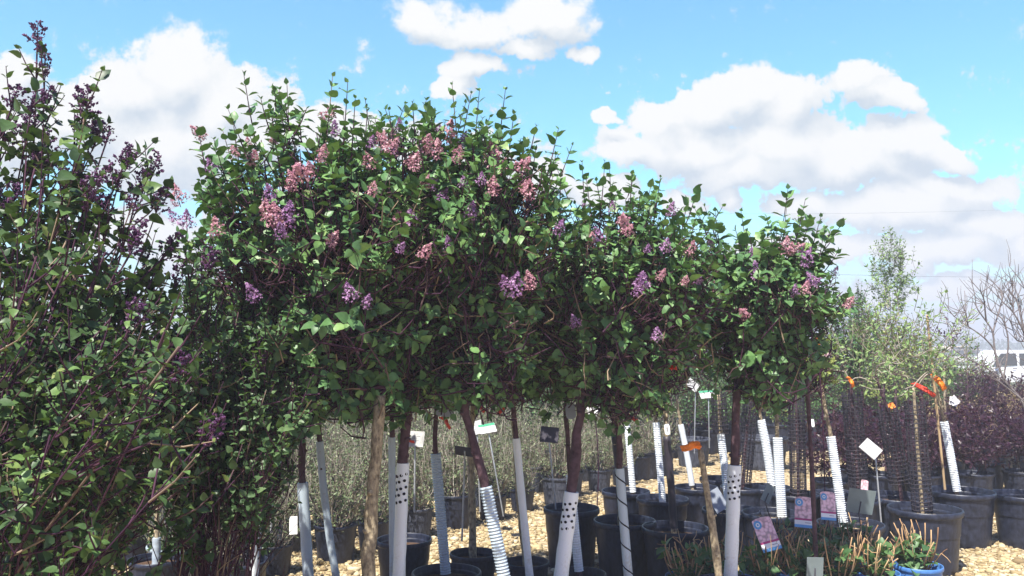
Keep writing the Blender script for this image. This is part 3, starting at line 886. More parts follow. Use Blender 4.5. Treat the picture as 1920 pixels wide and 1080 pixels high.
def young_tree(label, px, pyb, pot, soil, trunk, tr, guard_spec, crown=None, potkind='pot', bark='bark', extra_foam=None, bamboo=None, d=None, name='young_tree', group='young trees in black pots'):
    """pyb: pixel row of the pot's foot, trunk: list of pixels from soil up"""
    d = d or FPX * CAM_H / (pyb - 645.0)
    rng = np.random.default_rng(int(px * 7 + pyb))
    x0 = at(px, pyb, d)[0]
    root = thing(name, label, 'young tree', (x0, d, 0), group)
    add_pot(root, pot[0], pot[1], potkind, soil)
    T = [at(x, y, d) for x, y in trunk]
    zs = pot[1] * .8
    T[0] = np.array([T[0][0], d, zs])
    T = [T[0]] + [p for p in T[1:] if p[2] > zs + .02]
    trunk_obj(rng, root, T, tr, tr * .7, bark, guarded=bool(guard_spec))
    Ta = np.array(T)

    def sleeve(y0, y1, gk, gr):
        z0 = max(at(px, y0, d)[2], zs); z1 = at(px, y1, d)[2]
        pts = [[np.interp(zv, Ta[:, 2], Ta[:, 0]), d, zv] for zv in np.linspace(z0, z1, 4)]
        guard(root, gk, pts, gr)
    for g in guard_spec:
        sleeve(*g)
    if crown:
        kind, cx, cy, rx, rz, n = crown
        c = at(cx, cy, d); k = mpp(d)
        fork = T[-1]
        if kind == 'twiggy':
            br = MB(); lf = MB()
            P, dd, r = crown_points(rng, n, c, rx * k, rx * k, rz * k, .25)
            grow_branches(rng, br, fork, P, tr * .55, 'pale_twig', sag=-.05)
            Dm = unit(dd + np.array([0, 0, .9]))
            shoots(rng, lf, br, P, Dm, rng.uniform(.08, .2, n), 5, np.full(n, .042), 'pale_leaf', 'pale_twig', True, skip=.3, width=.8)
            br.build('branches', root); lf.build('crown', root)
        elif kind == 'purple':
            br = MB(); lf = MB()
            P, dd, r = crown_points(rng, n, c, rx * k, rx * k, rz * k, .25)
            grow_branches(rng, br, fork, P, tr * .5, 'grey_twig', sag=-.05)
            shoots(rng, lf, br, P, unit(dd + np.array([0, 0, .9])), rng.uniform(.08, .2, n), 4, np.full(n, .035), 'purple_leaf', 'twig', True, skip=.3)
            br.build('branches', root); lf.build('crown', root)
        else:
            leafy_crown(rng, root, c, rx * k, rx * k, rz * k, n, fork, tr * .6, leafm=kind, size=.045, pairs=4, simple=True, spikes=0)
    if bamboo:
        mb = MB()
        a, b = at(*bamboo[0], d - .04), at(*bamboo[1], d - .04)
        a = a + (b - a) * max(0, (zs - a[2]) / (b[2] - a[2]))
        n = 9
        Q = curve(a, b, (0, 0, 0), 2 * n)
        tubes(mb, Q, np.where(np.arange(2 * n) % 2 == 0, .0095, .0085), 'bamboo', 8)
        mb.build('bamboo_stake', root)
    return root


young_tree('black-stemmed young tree in a big brown-mulched pot', 1172, 1078, (.2, .38), 'soil', [(1166, 965), (1160, 880), (1153, 820), (1150, 760)], .022, [(975, 815, 'foam', .024)], ('lilac_leaf', 1150, 640, 140, 115, 220))
young_tree('young tree in a wide black pot, its foam-wrapped stem bearing a white oval tag', 1267, 1095, (.205, .38), 'soil', [(1264, 985), (1258, 900), (1250, 820), (1248, 770)], .018, [(990, 818, 'foam', .023)], ('lilac_leaf', 1245, 640, 135, 110, 200))
young_tree('young tree in a ribbed white sleeve in the pot behind the brown-mulched pot', 1174, 1000, (.19, .36), 'soil', [(1188, 920), (1178, 820), (1172, 760), (1175, 700)], .016, [(922, 792, 'corrugated', .026)], ('green_leaf', 1180, 700, 70, 60, 60))
young_tree('young tree in a dappled white ribbed sleeve in the pot behind the foam-wrapped stem', 1243, 1018, (.195, .36), 'soil', [(1243, 938), (1236, 860), (1230, 790), (1226, 740)], .016, [(942, 792, 'corrugated', .027)], ('lime_leaf', 1225, 745, 45, 40, 30))
young_tree('young tree in a white sleeve tilted left between orange ribbon and ribbed sleeve', 1306, 985, (.18, .34), 'soil', [(1300, 905), (1288, 850), (1276, 795), (1268, 740)], .014, [(910, 796, 'smooth', .024)], ('lilac_leaf', 1305, 610, 130, 125, 240))
young_tree('young tree in a bright ribbed sleeve just left of the last flowering lilac', 1372, 1045, (.2, .36), 'pale_soil', [(1368, 950), (1358, 870), (1350, 800), (1347, 740)], .017, [(955, 812, 'corrugated', .028), (812, 735, 'mesh', .05)], None)
young_tree('young tree with a bent double ribbed sleeve leaning left behind the last lilac', 1440, 985, (.2, .34), 'soil', [(1449, 905), (1438, 840), (1426, 785), (1420, 740)], .016, [(910, 787, 'corrugated', .036)], None)
young_tree('young tree in an upright bright ribbed sleeve in a pot with pale straw soil', 1450, 1060, (.2, .38), 'pale_soil', [(1467, 975), (1461, 880), (1457, 800), (1455, 740), (1450, 690)], .016, [(975, 820, 'corrugated', .033)], ('green_leaf', 1440, 720, 60, 40, 40))
young_tree('young tree leaning left in a long bright ribbed sleeve behind the pink tags', 1597, 1085, (.205, .38), 'pale_soil', [(1584, 985), (1570, 900), (1558, 820), (1545, 750), (1535, 690)], .016, [(990, 818, 'corrugated', .029)], ('lime_leaf', 1530, 690, 50, 60, 50))
young_tree('young tree in tall black netting right behind the long leaning ribbed sleeve', 1600, 1018, (.21, .36), 'soil', [(1612, 935), (1606, 850), (1598, 760), (1595, 715)], .014, [(930, 735, 'mesh', .068)], ('twiggy', 1600, 650, 105, 90, 55), bark='dark_bark')
young_tree('young tree in black netting in the wide black pot behind the white sign', 1687, 1013, (.245, .36), 'soil', [(1690, 900), (1678, 830), (1662, 760), (1642, 705)], .015, [(905, 765, 'mesh', .07)], ('twiggy', 1670, 650, 100, 85, 45), bark='dark_bark')
young_tree('young tree in a tall tube of black netting in the big sunlit pot', 1737, 1060, (.235, .41), 'pale_soil', [(1730, 950), (1722, 860), (1716, 770), (1712, 725)], .013, [(955, 752, 'mesh', .062)], ('twiggy', 1700, 655, 100, 85, 45), bark='bark')
young_tree('young tree in a bright ribbed sleeve beside a bamboo stake in one large pot', 1804, 1013, (.24, .40), 'soil', [(1797, 915), (1782, 850), (1770, 790), (1762, 750), (1745, 700)], .016, [(920, 790, 'corrugated', .03)], ('twiggy', 1745, 655, 85, 80, 45), bamboo=((1772, 918), (1738, 590)))
young_tree('young tree wrapped in black netting among the shadows left of the thin dark stake', 1493, 1000, (.19, .34), 'soil', [(1497, 925), (1496, 850), (1494, 770), (1490, 700)], .015, [(930, 745, 'mesh', .06)], None, bark='dark_bark')
young_tree('young tree in black netting standing left of the bent double sleeve', 1396, 985, (.19, .34), 'soil', [(1392, 905), (1398, 830), (1408, 760), (1412, 700)], .015, [(905, 735, 'mesh', .06)], None, bark='dark_bark')
young_tree('purple-leaved sapling standing behind the bamboo stake', 1775, 900, (.2, .36), 'soil', [(1775, 830), (1772, 760), (1770, 690)], .014, [], ('purple', 1775, 625, 34, 30, 16), d=9.2)
empty_pot('plant_pot', 1925, 1015, .23, .38, 'black pot cut off by the right edge of the picture, holding only soil')
empty_pot('plant_pot', 757, 1100, .17, .32, 'wide black pot right behind the sleeve with punched holes beside the mottled trunk')
empty_pot('plant_pot', 1072, 1055, .19, .40, 'tall black pot holding the dark-backed sign, behind the forking lilac')
empty_pot('plant_pot', 1352, 965, .18, .34, 'black pot in the shade behind the orange ribbon stick')
empty_pot('plant_pot', 1570, 1000, .2, .34, 'black pot in the shade behind the long leaning ribbed sleeve')
empty_pot('plant_pot', 1203, 893, .2, .3, 'dusty grey pot standing alone on the gravel behind the young trees', 'dusty_pot')
empty_pot('plant_pot', 1432, 875, .3, .38, 'pale grey pot on open gravel behind the bent double sleeve', 'dusty_pot')
empty_pot('plant_pot', 1250, 850, .26, .34, 'grey pot far back on the gravel left of the tilted white sleeve', 'dusty_pot')
empty_pot('plant_pot', 1300, 870, .22, .34, 'grey pot far back on the gravel above the orange ribbon', 'dusty_pot')

# ------------------------------------------------------------------ background shrubs (templates then copies)
FAR_UNIT = 0


def shrub_template(seed, name, label, cat, group, kind):
    rng = np.random.default_rng(seed)
    root = thing(name, label, cat, (0, 0, 0), group)
    if kind == 'twiggy':
        add_pot(root, .15, .25, 'dusty_pot' if seed % 2 else 'pot')
        n = 42
        a = rng.random(n) * 2 * pi; q = np.sqrt(rng.random(n))
        B = np.stack([.03 * np.cos(a), .03 * np.sin(a), np.full(n, .2)], 1)
        Tp = np.stack([.25 * q * np.cos(a), .25 * q * np.sin(a), .45 + .38 * rng.random(n) * (1.1 - .4 * q)], 1)
        P = np.array([curve(B[i], Tp[i], (0.03 * cos(a[i]), .03 * sin(a[i]), -.03), 5) for i in range(n)])
        P[:, 1:] += rng.normal(size=(n, 4, 3)) * .018
        br = MB(); lf = MB()
        tubes(br, P, np.tile(np.linspace(.0042, .0018, 5), (n, 1)), 'pale_twig', 3, cap=False)
        m_ = 300
        i = rng.integers(0, n, m_); j = rng.integers(1, 5, m_)
        S = P[i, j]
        D = unit(np.stack([np.cos(a[i]), np.sin(a[i]), rng.uniform(.3, 2.0, m_)], 1) + rng.normal(size=(m_, 3)) * .7)
        shoots(rng, lf, br, S, D, rng.uniform(.05, .15, m_), 3, np.full(m_, .026), 'olive_leaf', 'pale_twig', True, srad=.0017, skip=.2, width=.8)
        br.build('branches', root); lf.build('leaves', root)
    elif kind in ('green', 'lime', 'purple', 'tan', 'dark'):
        add_pot(root, .17, .28)
        m = {'green': 'green_leaf', 'lime': 'lime_leaf', 'purple': 'purple_leaf', 'tan': 'tan_leaf', 'dark': 'fine_leaf'}[kind]
        c = np.array([0, 0, .55]); n = 150
        P, dd, r = crown_points(rng, n, c, .30, .30, .30, .3, .8)
        br = MB(); lf = MB()
        grow_branches(rng, br, np.array([0, 0, .24]), P, .008, 'twig')
        D = unit(dd + np.array([0, 0, .8]) + rng.normal(size=(n, 3)) * .4)
        shoots(rng, lf, br, P - D * .05, D, rng.uniform(.07, .16, n), 4, np.full(n, .042 if kind == 'purple' else .034), m, 'twig', True, skip=.1)
        br.build('branches', root); lf.build('leaves', root)
    return root


def hide_template(t):
    for ch in list(t.children): bpy.data.objects.remove(ch)
    bpy.data.objects.remove(t)


U_ = np.array([.602, .798]); N_ = np.array([-.798, .602])
twl = ['leafless-looking twiggy shrub in a black pot among the tan block behind the lilacs'] * 3
TW = [shrub_template(101 + i, 'twiggy_shrub', twl[0], 'shrub', 'twiggy tan shrubs in pots behind the lilac row', 'twiggy') for i in range(4)]
brng = np.random.default_rng(404)
FRONT_LABELS = ['twiggy shrub in a small grey pot beside the brightest smooth white sleeve', 'twiggy shrub in a dusty pot just right of the slim leaning sleeve',
                'twiggy shrub directly behind the thick mottled trunk', 'twiggy shrub behind the two sleeves next to the mottled trunk', 'twiggy shrub behind the ribbed sleeve in the wide front pot',
                'twiggy shrub just left of the pale bare trunk in its small pot', 'twiggy shrub right behind the stake of the green-topped sign', 'twiggy shrub behind the leaning white sleeve',
                'twiggy shrub beside the stake of the dark-backed sign', 'twiggy shrub seen through the fork of the second lilac', 'twiggy shrub nearest the dusty pot standing alone']
ft = 0
for row in range(7):
    for i in range(-1, 13):
        s = i * .45 + brng.normal() * .03
        p = np.array([-1.54, 5.65]) + U_ * s + N_ * (row * .5 + brng.normal() * .03)
        px = 960 + p[0] / p[1] * 1600
        if px < -40 or px > 1330 or (row > 2 and px < 300): continue
        src = TW[int(brng.integers(4))]
        lab = None
        if row == 0 and ft < len(FRONT_LABELS) and i >= 0:
            lab = FRONT_LABELS[ft]; ft += 1
        copy_tree(src, (p[0], p[1], 0), brng.random() * 6.28, brng.uniform(.78, 1.2) * (1 + .02 * row), lab)
for tmpl in TW: hide_template(tmpl)

GR = [shrub_template(120 + i, 'leafy_shrub', 'bushy green potted shrub in the rows far behind the twiggy block', 'shrub', 'green shrubs in the far rows', k) for i, k in enumerate(('green', 'dark', 'green', 'lime'))]
for row in range(5):
    for i in range(24):
        x = -2.6 + i * .58 + brng.normal() * .06; y = 10.6 + row * .95 + (x + 1) * .32 + brng.normal() * .08
        px = 960 + x / y * 1600
        if px < 430 or px > (1790 if row < 3 else 1840) or y < 9.3: continue
        k = int(brng.integers(4)) if px > 1350 else int(brng.choice([0, 1, 1, 2]))
        copy_tree(GR[k], (x, y, 0), brng.random() * 6.28, brng.uniform(1.15, 1.5))
for tmpl in GR: hide_template(tmpl)

PU = [shrub_template(140 + i, 'purple_shrub', 'dark purple-leaved potted shrub in the mass at the right', 'shrub', 'purple-leaved shrubs at the right', 'purple') for i in range(3)]
TA = [shrub_template(150 + i, 'golden_shrub', 'low tan-leaved shrub in the strip between the purple masses', 'shrub', 'tan shrubs between the purple ones', 'tan') for i in range(2)]
for row in range(8):
    for i in range(19):
        x = 1.35 + i * .5 + brng.normal() * .05; y = 7.7 + row * .55 + (x - 2.5) * .25 + brng.normal() * .05
        px = 960 + x / y * 1600
        if px < (1550 if row < 2 else 1640) or px > 1990: continue
        if row < 3: copy_tree(PU[int(brng.integers(3))], (x, y, 0), brng.random() * 6.28, brng.uniform(.95, 1.15))
        elif row < 5 and px > 1740: copy_tree(TA[int(brng.integers(2))], (x, y, 0), brng.random() * 6.28, brng.uniform(.9, 1.1))
        elif row >= 6 and px > 1835: copy_tree(PU[int(brng.integers(3))], (x, y + .6, 0), brng.random() * 6.28, brng.uniform(1.15, 1.35))
for tmpl in PU + TA: hide_template(tmpl)


# bigger shrubs and trees at the right, behind
def back_tree(name, label, cat, seed, px, d, top, spread, kind, bottom=None, size=.04, n=220, conical=False, group=None, rmin=.3, trunk_r=.02, twig='twig'):
    rng = np.random.default_rng(seed)
    x = at(px, 645, d)[0]; zt = at(px, top, d)[2]; zb = at(px, bottom, d)[2] if bottom else .35
    root = thing(name, label, cat, (x, d, -.0), group)
    fork = np.array([x, d, max(zb - .05, .25)])
    trunk_obj(rng, root, [np.array([x, d, 0.0]), (np.array([x, d, 0]) + fork) / 2 + rng.normal(size=3) * .01, fork], trunk_r, trunk_r * .7, 'dark_bark')
    c = np.array([x, d, (zt + zb) / 2]); rz = (zt - zb) / 2; rx = spread * mpp(d)
    P, dd, r = crown_points(rng, n, c, rx, rx, rz, rmin, 1.0)
    if conical:
        s = (P[:, 2] - zb) / (zt - zb)
        f = np.clip(1.25 - s * 1.0, .12, 1)[:, None]
        P[:, :2] = c[:2] + (P[:, :2] - c[:2]) * f
    br = MB(); lf = MB()
    if conical: tubes(br, np.array([fork, c, [x, d, zt]]), np.array([trunk_r * .6, trunk_r * .4, .004]), 'grey_twig', 6)
    grow_branches(rng, br, fork, P, trunk_r * .5, twig, sag=-.06)
    D = unit(dd * .6 + np.array([0, 0, 1.0]) + rng.normal(size=(n, 3)) * .25)
    shoots(rng, lf, br, P - D * .06, D, rng.uniform(.1, .24, n), 4, np.full(n, size), kind, twig, True, skip=.15)
    br.build('branches', root); lf.build('crown', root)
    return root


back_tree('slender_tree', 'slender pale green young tree rising alone against the sky at the right', 'tree', 201, 1674, 12, 438, 40, 'pale_leaf', 600, .055, 200, group=None, rmin=.05, trunk_r=.022, twig='grey_twig')
back_tree('conical_tree', 'small dark conical tree poking up left of the slender pale tree', 'tree', 202, 1612, 10.5, 540, 26, 'green_leaf', 640, .04, 90, True, trunk_r=.015)
back_tree('leafy_tree', 'yellow-green bushy tree below the slender pale tree', 'tree', 203, 1655, 10, 588, 62, 'lime_leaf', 700, .045, 300)
back_tree('leafy_tree', 'mid-green bushy tree touching the right side of the last lilac crown', 'tree', 204, 1590, 8.5, 580, 48, 'green_leaf', 720, .045, 260)
back_tree('leafy_tree', 'loose pale green tree behind the bamboo stake', 'tree', 205, 1725, 11, 630, 50, 'lime_leaf', 710, .04, 170, rmin=.1)
back_tree('leafy_tree', 'bright green bush filling the gap between the last two lilacs, low down', 'tree', 206, 1560, 11, 610, 60, 'green_leaf', 760, .045, 170)
back_tree('leafy_tree', 'yellow-green low bush under the pale twiggy crowns', 'tree', 207, 1640, 12.5, 680, 80, 'lime_leaf', 770, .05, 260)
back_tree('leafy_tree', 'round yellow-green bush in front of the white vehicle', 'tree', 208, 1795, 15, 682, 50, 'lime_leaf', 740, .045, 170)
back_tree('leafy_tree', 'green bush left of the round yellow-green bush near the vehicle', 'tree', 209, 1740, 14, 690, 50, 'green_leaf', 750, .045, 150)
back_tree('thin_sapling', 'very thin pale sapling standing up against the sky between bamboo stake and bare shrub', 'sapling', 210, 1812, 10, 545, 6, 'pale_leaf', 690, .022, 16, True, trunk_r=.007, twig='grey_twig')
for i, (px, d, top, lab) in enumerate(((985, 12.5, 655, 'bright green bush seen under the crowns left of the forking lilac'), (1050, 13, 690, 'green bush seen right beside the fork of the second lilac'),
                                       (1290, 11, 690, 'green bush seen under the gap between the second and last lilacs'), (900, 14, 680, 'green bush deep behind the pale bare trunk'),
                                       (1480, 10, 690, 'green bush behind the black netting tubes'), (430, 9, 640, 'grey-green bush behind the left bushes'), (1350, 12, 700, 'green bush behind the white sign at the far end'))):
    back_tree('leafy_bush', lab, 'bush', 220 + i, px, d, top, 75, 'green_leaf' if i != 5 else 'fine_leaf', 800, .045, 170, trunk_r=.015)

# bare grey shrub at the right edge
def bare_shrub():
    rng = np.random.default_rng(300)
    d = 6.0
    b0 = at(1975, 900, d); b0[2] = 0
    root = thing('bare_shrub', 'bare grey branching shrub reaching in from the right edge', 'shrub', b0)
    keys = [[(1975, 900), (1920, 752), (1881, 713), (1865, 659), (1862, 621), (1849, 602), (1830, 577), (1829, 558), (1820, 522)],
            [(1870, 690), (1865, 653), (1840, 628), (1815, 612), (1796, 600), (1783, 587), (1771, 566)],
            [(1881, 713), (1893, 640), (1881, 596), (1856, 584), (1849, 552), (1853, 497)],
            [(1975, 850), (1940, 690), (1920, 621), (1900, 584), (1875, 562), (1864, 533)],
            [(1940, 690), (1932, 600), (1922, 535), (1893, 500)],
            [(1920, 621), (1906, 560), (1895, 552)], [(1945, 700), (1915, 600), (1908, 550), (1893, 520)],
            [(1881, 713), (1850, 690), (1800, 665), (1770, 640)], [(1920, 752), (1860, 705), (1815, 690)],
            [(1900, 584), (1898, 540)], [(1849, 602), (1845, 560), (1840, 548)], [(1815, 612), (1810, 580)], [(1862, 621), (1880, 560), (1878, 545)],
            [(1930, 640), (1905, 640), (1895, 600)], [(1960, 780), (1930, 700), (1925, 640), (1912, 575)]]
    mb = MB()
    for i, kk in enumerate(keys):
        dy = rng.uniform(-.25, .25) if i else 0
        Q = np.array([at(x, y, d + dy * (j / len(kk))) for j, (x, y) in enumerate(kk)])
        if i == 0: Q = np.concatenate([[b0], Q])
        n = len(Q) * 3
        s = np.linspace(0, len(Q) - 1, n)
        W = np.stack([np.interp(s, np.arange(len(Q)), Q[:, a]) for a in range(3)], 1)
        W[1:-1] = (W[:-2] + W[1:-1] * 2 + W[2:]) / 4
        tubes(mb, W, np.linspace((.010 if i in (0, 3) else .006), .002, n), 'grey_twig', 6)
        for _ in range(12):
            j = int(rng.integers(n // 4, n)); e = W[j] + np.array([rng.normal() * .07, rng.normal() * .07, rng.uniform(.03, .2)])
            tubes(mb, curve(W[j], e, rng.normal(size=3) * .012, 5), np.linspace(.003, .0012, 5), 'grey_twig', 4)
    mb.build('branches', root)


bare_shrub()


# ------------------------------------------------------------------ near left bushes
def near_bush(seed, label, base_px, d, tips, nrand, area, leafm, size, buds, side_n, depth=.45, group=None, name='lilac_bush', twigm='twig', pairs=4, bare=.35, stem_r=.006, stiff=.16, budk=.65, wob=.02, tangle=3):
    rng = np.random.default_rng(seed)
    b = at(base_px, 645, d); b[2] = 0
    root = thing(name, label, 'bush', b, group)
    br = MB(); lf = MB()
    T = []
    for (x, y, dd) in tips: T.append(at(x, y, d + dd))
    x0, x1, prof, y1 = area
    for _ in range(nrand):
        x = rng.uniform(x0, x1); yt = np.interp(x, prof[0], prof[1]); y = yt + (y1 - yt) * rng.random() ** 1.5
        T.append(at(x, y, d + rng.uniform(-depth, depth)))
    T = np.array(T); n = len(T)
    P = []
    for i in range(n):
        a = b + np.array([rng.normal() * .07, rng.normal() * .07, rng.uniform(.05, .35)])
        v = T[i] - a
        P.append(curve(a, T[i], np.array([-v[0] * stiff * .3, 0, v[2] * stiff * rng.uniform(-.4, .6)]) + rng.normal(size=3) * .02, 9))
    P = np.array(P)
    P[:, 1:-1] += np.cumsum(rng.normal(size=(n, 7, 3)) * wob * .5, axis=1) * np.sin(np.linspace(.3, 2.8, 7))[None, :, None]
    tubes(br, P, np.linspace(stem_r, .0022, 9)[None] * rng.uniform(.7, 1.2, (n, 1)), twigm, 5, cap=True)
    # side shoots
    m = n * side_n
    i = np.repeat(np.arange(n), side_n); t = rng.uniform(bare, .985, m) * 8
    j = np.minimum(t.astype(int), 7); fr = (t - j)[:, None]
    B = P[i, j] * (1 - fr) + P[i, j + 1] * fr
    ax = unit(P[i, j + 1] - P[i, j])
    D = unit(ax * rng.uniform(.3, 1.1, (m, 1)) + rand_dir(rng, m) * .8 + np.array([0, 0, .25]))
    L = rng.uniform(.05, .17, m)
    shoots(rng, lf, br, B, D, L, pairs, size * rng.uniform(.6, 1.1, m), leafm, twigm, False, up=.3, skip=.12)
    # fine twigs added through the bush, plum-coloured to read as purple shade
    nt = n * tangle; ii = rng.integers(0, n, nt); jj = rng.integers(2, 6, nt)
    Bt = P[ii, jj] + rng.normal(size=(nt, 3)) * .03
    Dt = unit(unit(P[ii, jj] - P[ii, jj - 1]) * 1.2 + rand_dir(rng, nt) * .55); Lt = rng.uniform(.08, .28, (nt, 1)); bend = rng.normal(size=(nt, 3)) * .02
    tubes(br, np.stack([Bt, Bt + Dt * Lt * .35 + bend, Bt + Dt * Lt * .7 + bend, Bt + Dt * Lt + [0, 0, .02]], 1), np.tile([.0022, .0019, .0016, .001], (nt, 1)), twigm, 4, cap=False)
    br.build('stems', root); lf.build('leaves', root)
    nb = 0
    cand = [(P[k, -1], unit(P[k, -1] - P[k, -2])) for k in range(n)] 
    tipsB = B + D * L[:, None]
    hi = np.argsort(-tipsB[:, 2])[: n * 3]
    cand += [(tipsB[k], D[k]) for k in hi]
    rng.shuffle(cand)
    first = [(P[k, -1], unit(P[k, -1] - P[k, -2])) for k in range(len(tips))]
    for (p, dr) in (first + cand)[:buds]:
        add_flower(root, 'bud', p - dr * .05, unit(dr + np.array([0, 0, .4])), rng.uniform(.65, 1.1) * budk / .65, rng)
    return root


tipsL = [(70, 75, 0), (165, 185, 0), (178, 240, .1), (240, 290, 0), (292, 315, .1), (30, 185, -.1), (55, 225, .1), (8, 240, 0), (120, 325, 0), (190, 365, .1), (205, 250, 0), (95, 300, .1), (250, 380, 0), (265, 340, 0), (320, 470, .1), (60, 200, 0),
         (85, 120, 0), (150, 230, .05), (300, 380, .1), (225, 330, 0)]
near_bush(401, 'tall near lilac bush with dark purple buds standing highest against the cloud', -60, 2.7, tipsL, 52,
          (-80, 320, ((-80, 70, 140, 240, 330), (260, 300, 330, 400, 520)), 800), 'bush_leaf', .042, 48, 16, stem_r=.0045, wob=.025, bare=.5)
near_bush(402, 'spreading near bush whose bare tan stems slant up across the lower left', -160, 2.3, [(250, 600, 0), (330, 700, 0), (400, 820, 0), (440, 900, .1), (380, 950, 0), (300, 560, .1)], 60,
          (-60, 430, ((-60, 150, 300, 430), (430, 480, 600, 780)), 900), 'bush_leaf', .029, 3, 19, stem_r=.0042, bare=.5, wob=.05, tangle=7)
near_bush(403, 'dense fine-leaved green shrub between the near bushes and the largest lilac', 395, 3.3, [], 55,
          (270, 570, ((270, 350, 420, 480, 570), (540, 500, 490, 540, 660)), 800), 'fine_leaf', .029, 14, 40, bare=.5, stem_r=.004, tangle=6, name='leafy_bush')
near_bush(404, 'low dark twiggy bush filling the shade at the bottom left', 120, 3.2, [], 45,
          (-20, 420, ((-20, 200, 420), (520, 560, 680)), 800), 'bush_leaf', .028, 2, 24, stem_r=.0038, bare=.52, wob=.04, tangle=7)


# ------------------------------------------------------------------ things glimpsed through the left bushes
def simple_potted(name, label, cat, px, pyb, r, h, kind, soil, plant, seed, group=None):
    d = FPX * CAM_H / (pyb - 645.0)
    root = thing(name, label, cat, (at(px, pyb, d)[0], d, 0), group)
    add_pot(root, r, h, kind, soil)
    rng = np.random.default_rng(seed)
    if plant == 'annuals':
        n = 60; a = rng.random(n) * 6.28; q = np.sqrt(rng.random(n)) * r * .85
        B = np.array(root.location[:]) + np.stack([q * np.cos(a), q * np.sin(a), np.full(n, h * .85)], 1)
        lf = MB(); st = MB()
        shoots(rng, lf, st, B, unit(np.array([0, 0, 1.]) + rng.normal(size=(n, 3)) * .4), rng.uniform(.05, .12, n), 3, np.full(n, .04), 'green_leaf', 'twig', False)
        st.build('stems', root); lf.build('leaves', root)
    return root


simple_potted('planter', 'low grey bowl of bright green seedlings half hidden by the left bushes', 'planter', 335, 1075, .2, .22, 'grey_pot', 'soil', 'annuals', 5)
empty_pot('plant_pot', 432, 1045, .045, .24, 'slim white printed pot standing on gravel left of the brightest sleeve', 'white_pot')
empty_pot('plant_pot', 45, 1040, .24, .40, 'big pale grey pot glimpsed through the stems at the left edge', 'grey_pot')
empty_pot('plant_pot', 255, 925, .28, .34, 'pale grey pot glimpsed through the middle of the left bushes', 'grey_pot')
empty_pot('plant_pot', 160, 985, .22, .36, 'black pot in the shade behind the ribbed sleeve in the left bushes')
empty_pot('plant_pot', 380, 1010, .19, .3, 'black pot in the shade behind the bowl of seedlings')
young_tree('young tree in a ribbed grey sleeve glimpsed through the left bushes', 122, 1085, (.17, .3), 'soil', [(124, 1035), (120, 960), (117, 880), (120, 700)], .014, [(1035, 950, 'corrugated_grey', .036)], None)
young_tree('young tree in a plain grey sleeve standing in front of the bowl of seedlings', 292, 1120, (.16, .26), 'soil', [(292, 1090), (294, 1000), (296, 900), (300, 760)], .014, [(1100, 1008, 'smooth_grey', .024)], None)
young_tree('dark-trunked young tree in black netting at the right end of the left bushes', 448, 1125, (.16, .26), 'soil', [(450, 1090), (452, 1000), (455, 880), (460, 720)], .022, [(1095, 900, 'mesh', .045)], None, bark='bark')


# ------------------------------------------------------------------ hydrangeas in front
def hydrangea(seed, label, px, d, blue, group='cut-back hydrangeas in blue pots at the front', hs=1.0):
    rng = np.random.default_rng(seed)
    x = at(px, 645, d)[0]
    root = thing('hydrangea', label, 'hydrangea', (x, d, 0), group)
    add_pot(root, .135, .25, 'blue_pot', 'soil')
    org = np.array([x, d, .2])
    n = 30
    a = rng.random(n) * 6.28; q = np.sqrt(rng.random(n))
    B = org + np.stack([.05 * np.cos(a) * q, .05 * np.sin(a) * q, 0 * a], 1)
    Tp = org + np.stack([.15 * q * np.cos(a), .15 * q * np.sin(a), (.12 + .16 * rng.random(n)) * hs], 1)
    br = MB(); lf = MB()
    P = np.array([curve(B[i], Tp[i], rng.normal(size=3) * .015, 6) for i in range(n)])
    tubes(br, P, np.tile(np.linspace(.0042, .0027, 6), (n, 1)) * rng.uniform(.7, 1.3, (n, 1)), 'tan_twig', 5)
    m = 26; i = rng.integers(0, n, m); j = rng.integers(2, 6, m)
    E = P[i, j] + unit(rng.normal(size=(m, 3)) + np.array([0, 0, .6])) * rng.uniform(.03, .09, (m, 1))
    tubes(br, np.stack([P[i, j], (P[i, j] + E) / 2 + rng.normal(size=(m, 3)) * .006, E], 1), np.tile([.0026, .0022, .0016], (m, 1)), 'tan_twig', 4)
    k = 34; i = rng.integers(0, n, k); j = rng.integers(1, 4, k)
    shoots(rng, lf, br, P[i, j], unit(rng.normal(size=(k, 3)) * .6 + np.array([0, -.3, .8])), rng.uniform(.03, .07, k), 3, np.full(k, .05), 'green_leaf', 'tan_twig', False, spread=.7)
    br.build('stems', root); lf.build('leaves', root)
    if blue:   # white sun emblem printed on the pot
        mb = MB()
        cz = .125; Rr = .1245

        def on(uv):
            th = -pi / 2 + uv[:, 0] / Rr + blue[0]
            rad = np.interp(cz + uv[:, 1], [0, .2, .25], [.106, .1225, .13]) + .0022
            return np.array([x, d, 0]) + np.stack([rad * np.cos(th), rad * np.sin(th), cz + uv[:, 1]], 1)

        def stroke(p, w):
            p = np.asarray(p, float); tg = unit(np.gradient(p, axis=0)); nn = np.stack([-tg[:, 1], tg[:, 0]], 1)
            V = np.concatenate([on(p + nn * w), on(p - nn * w)]); L = len(p); s = np.arange(L - 1)
            mb.add(V, np.stack([s, s + L, s + L + 1, s + 1], 1), 'sign_white')
        s = np.linspace(0, 1, 36); th = s * 4.2 * pi
        stroke(np.stack([(.003 + .015 * s) * np.cos(th), (.003 + .015 * s) * np.sin(th)], 1), .0013)
        for q_ in range(13):
            t0 = q_ * 2 * pi / 13
            r_ = np.linspace(.022, .034, 5)
            stroke(np.stack([r_ * np.cos(t0 + (r_ - .022) * 9), r_ * np.sin(t0 + (r_ - .022) * 9)], 1), .0013)
        mb.build('sun_emblem', root)
    return root


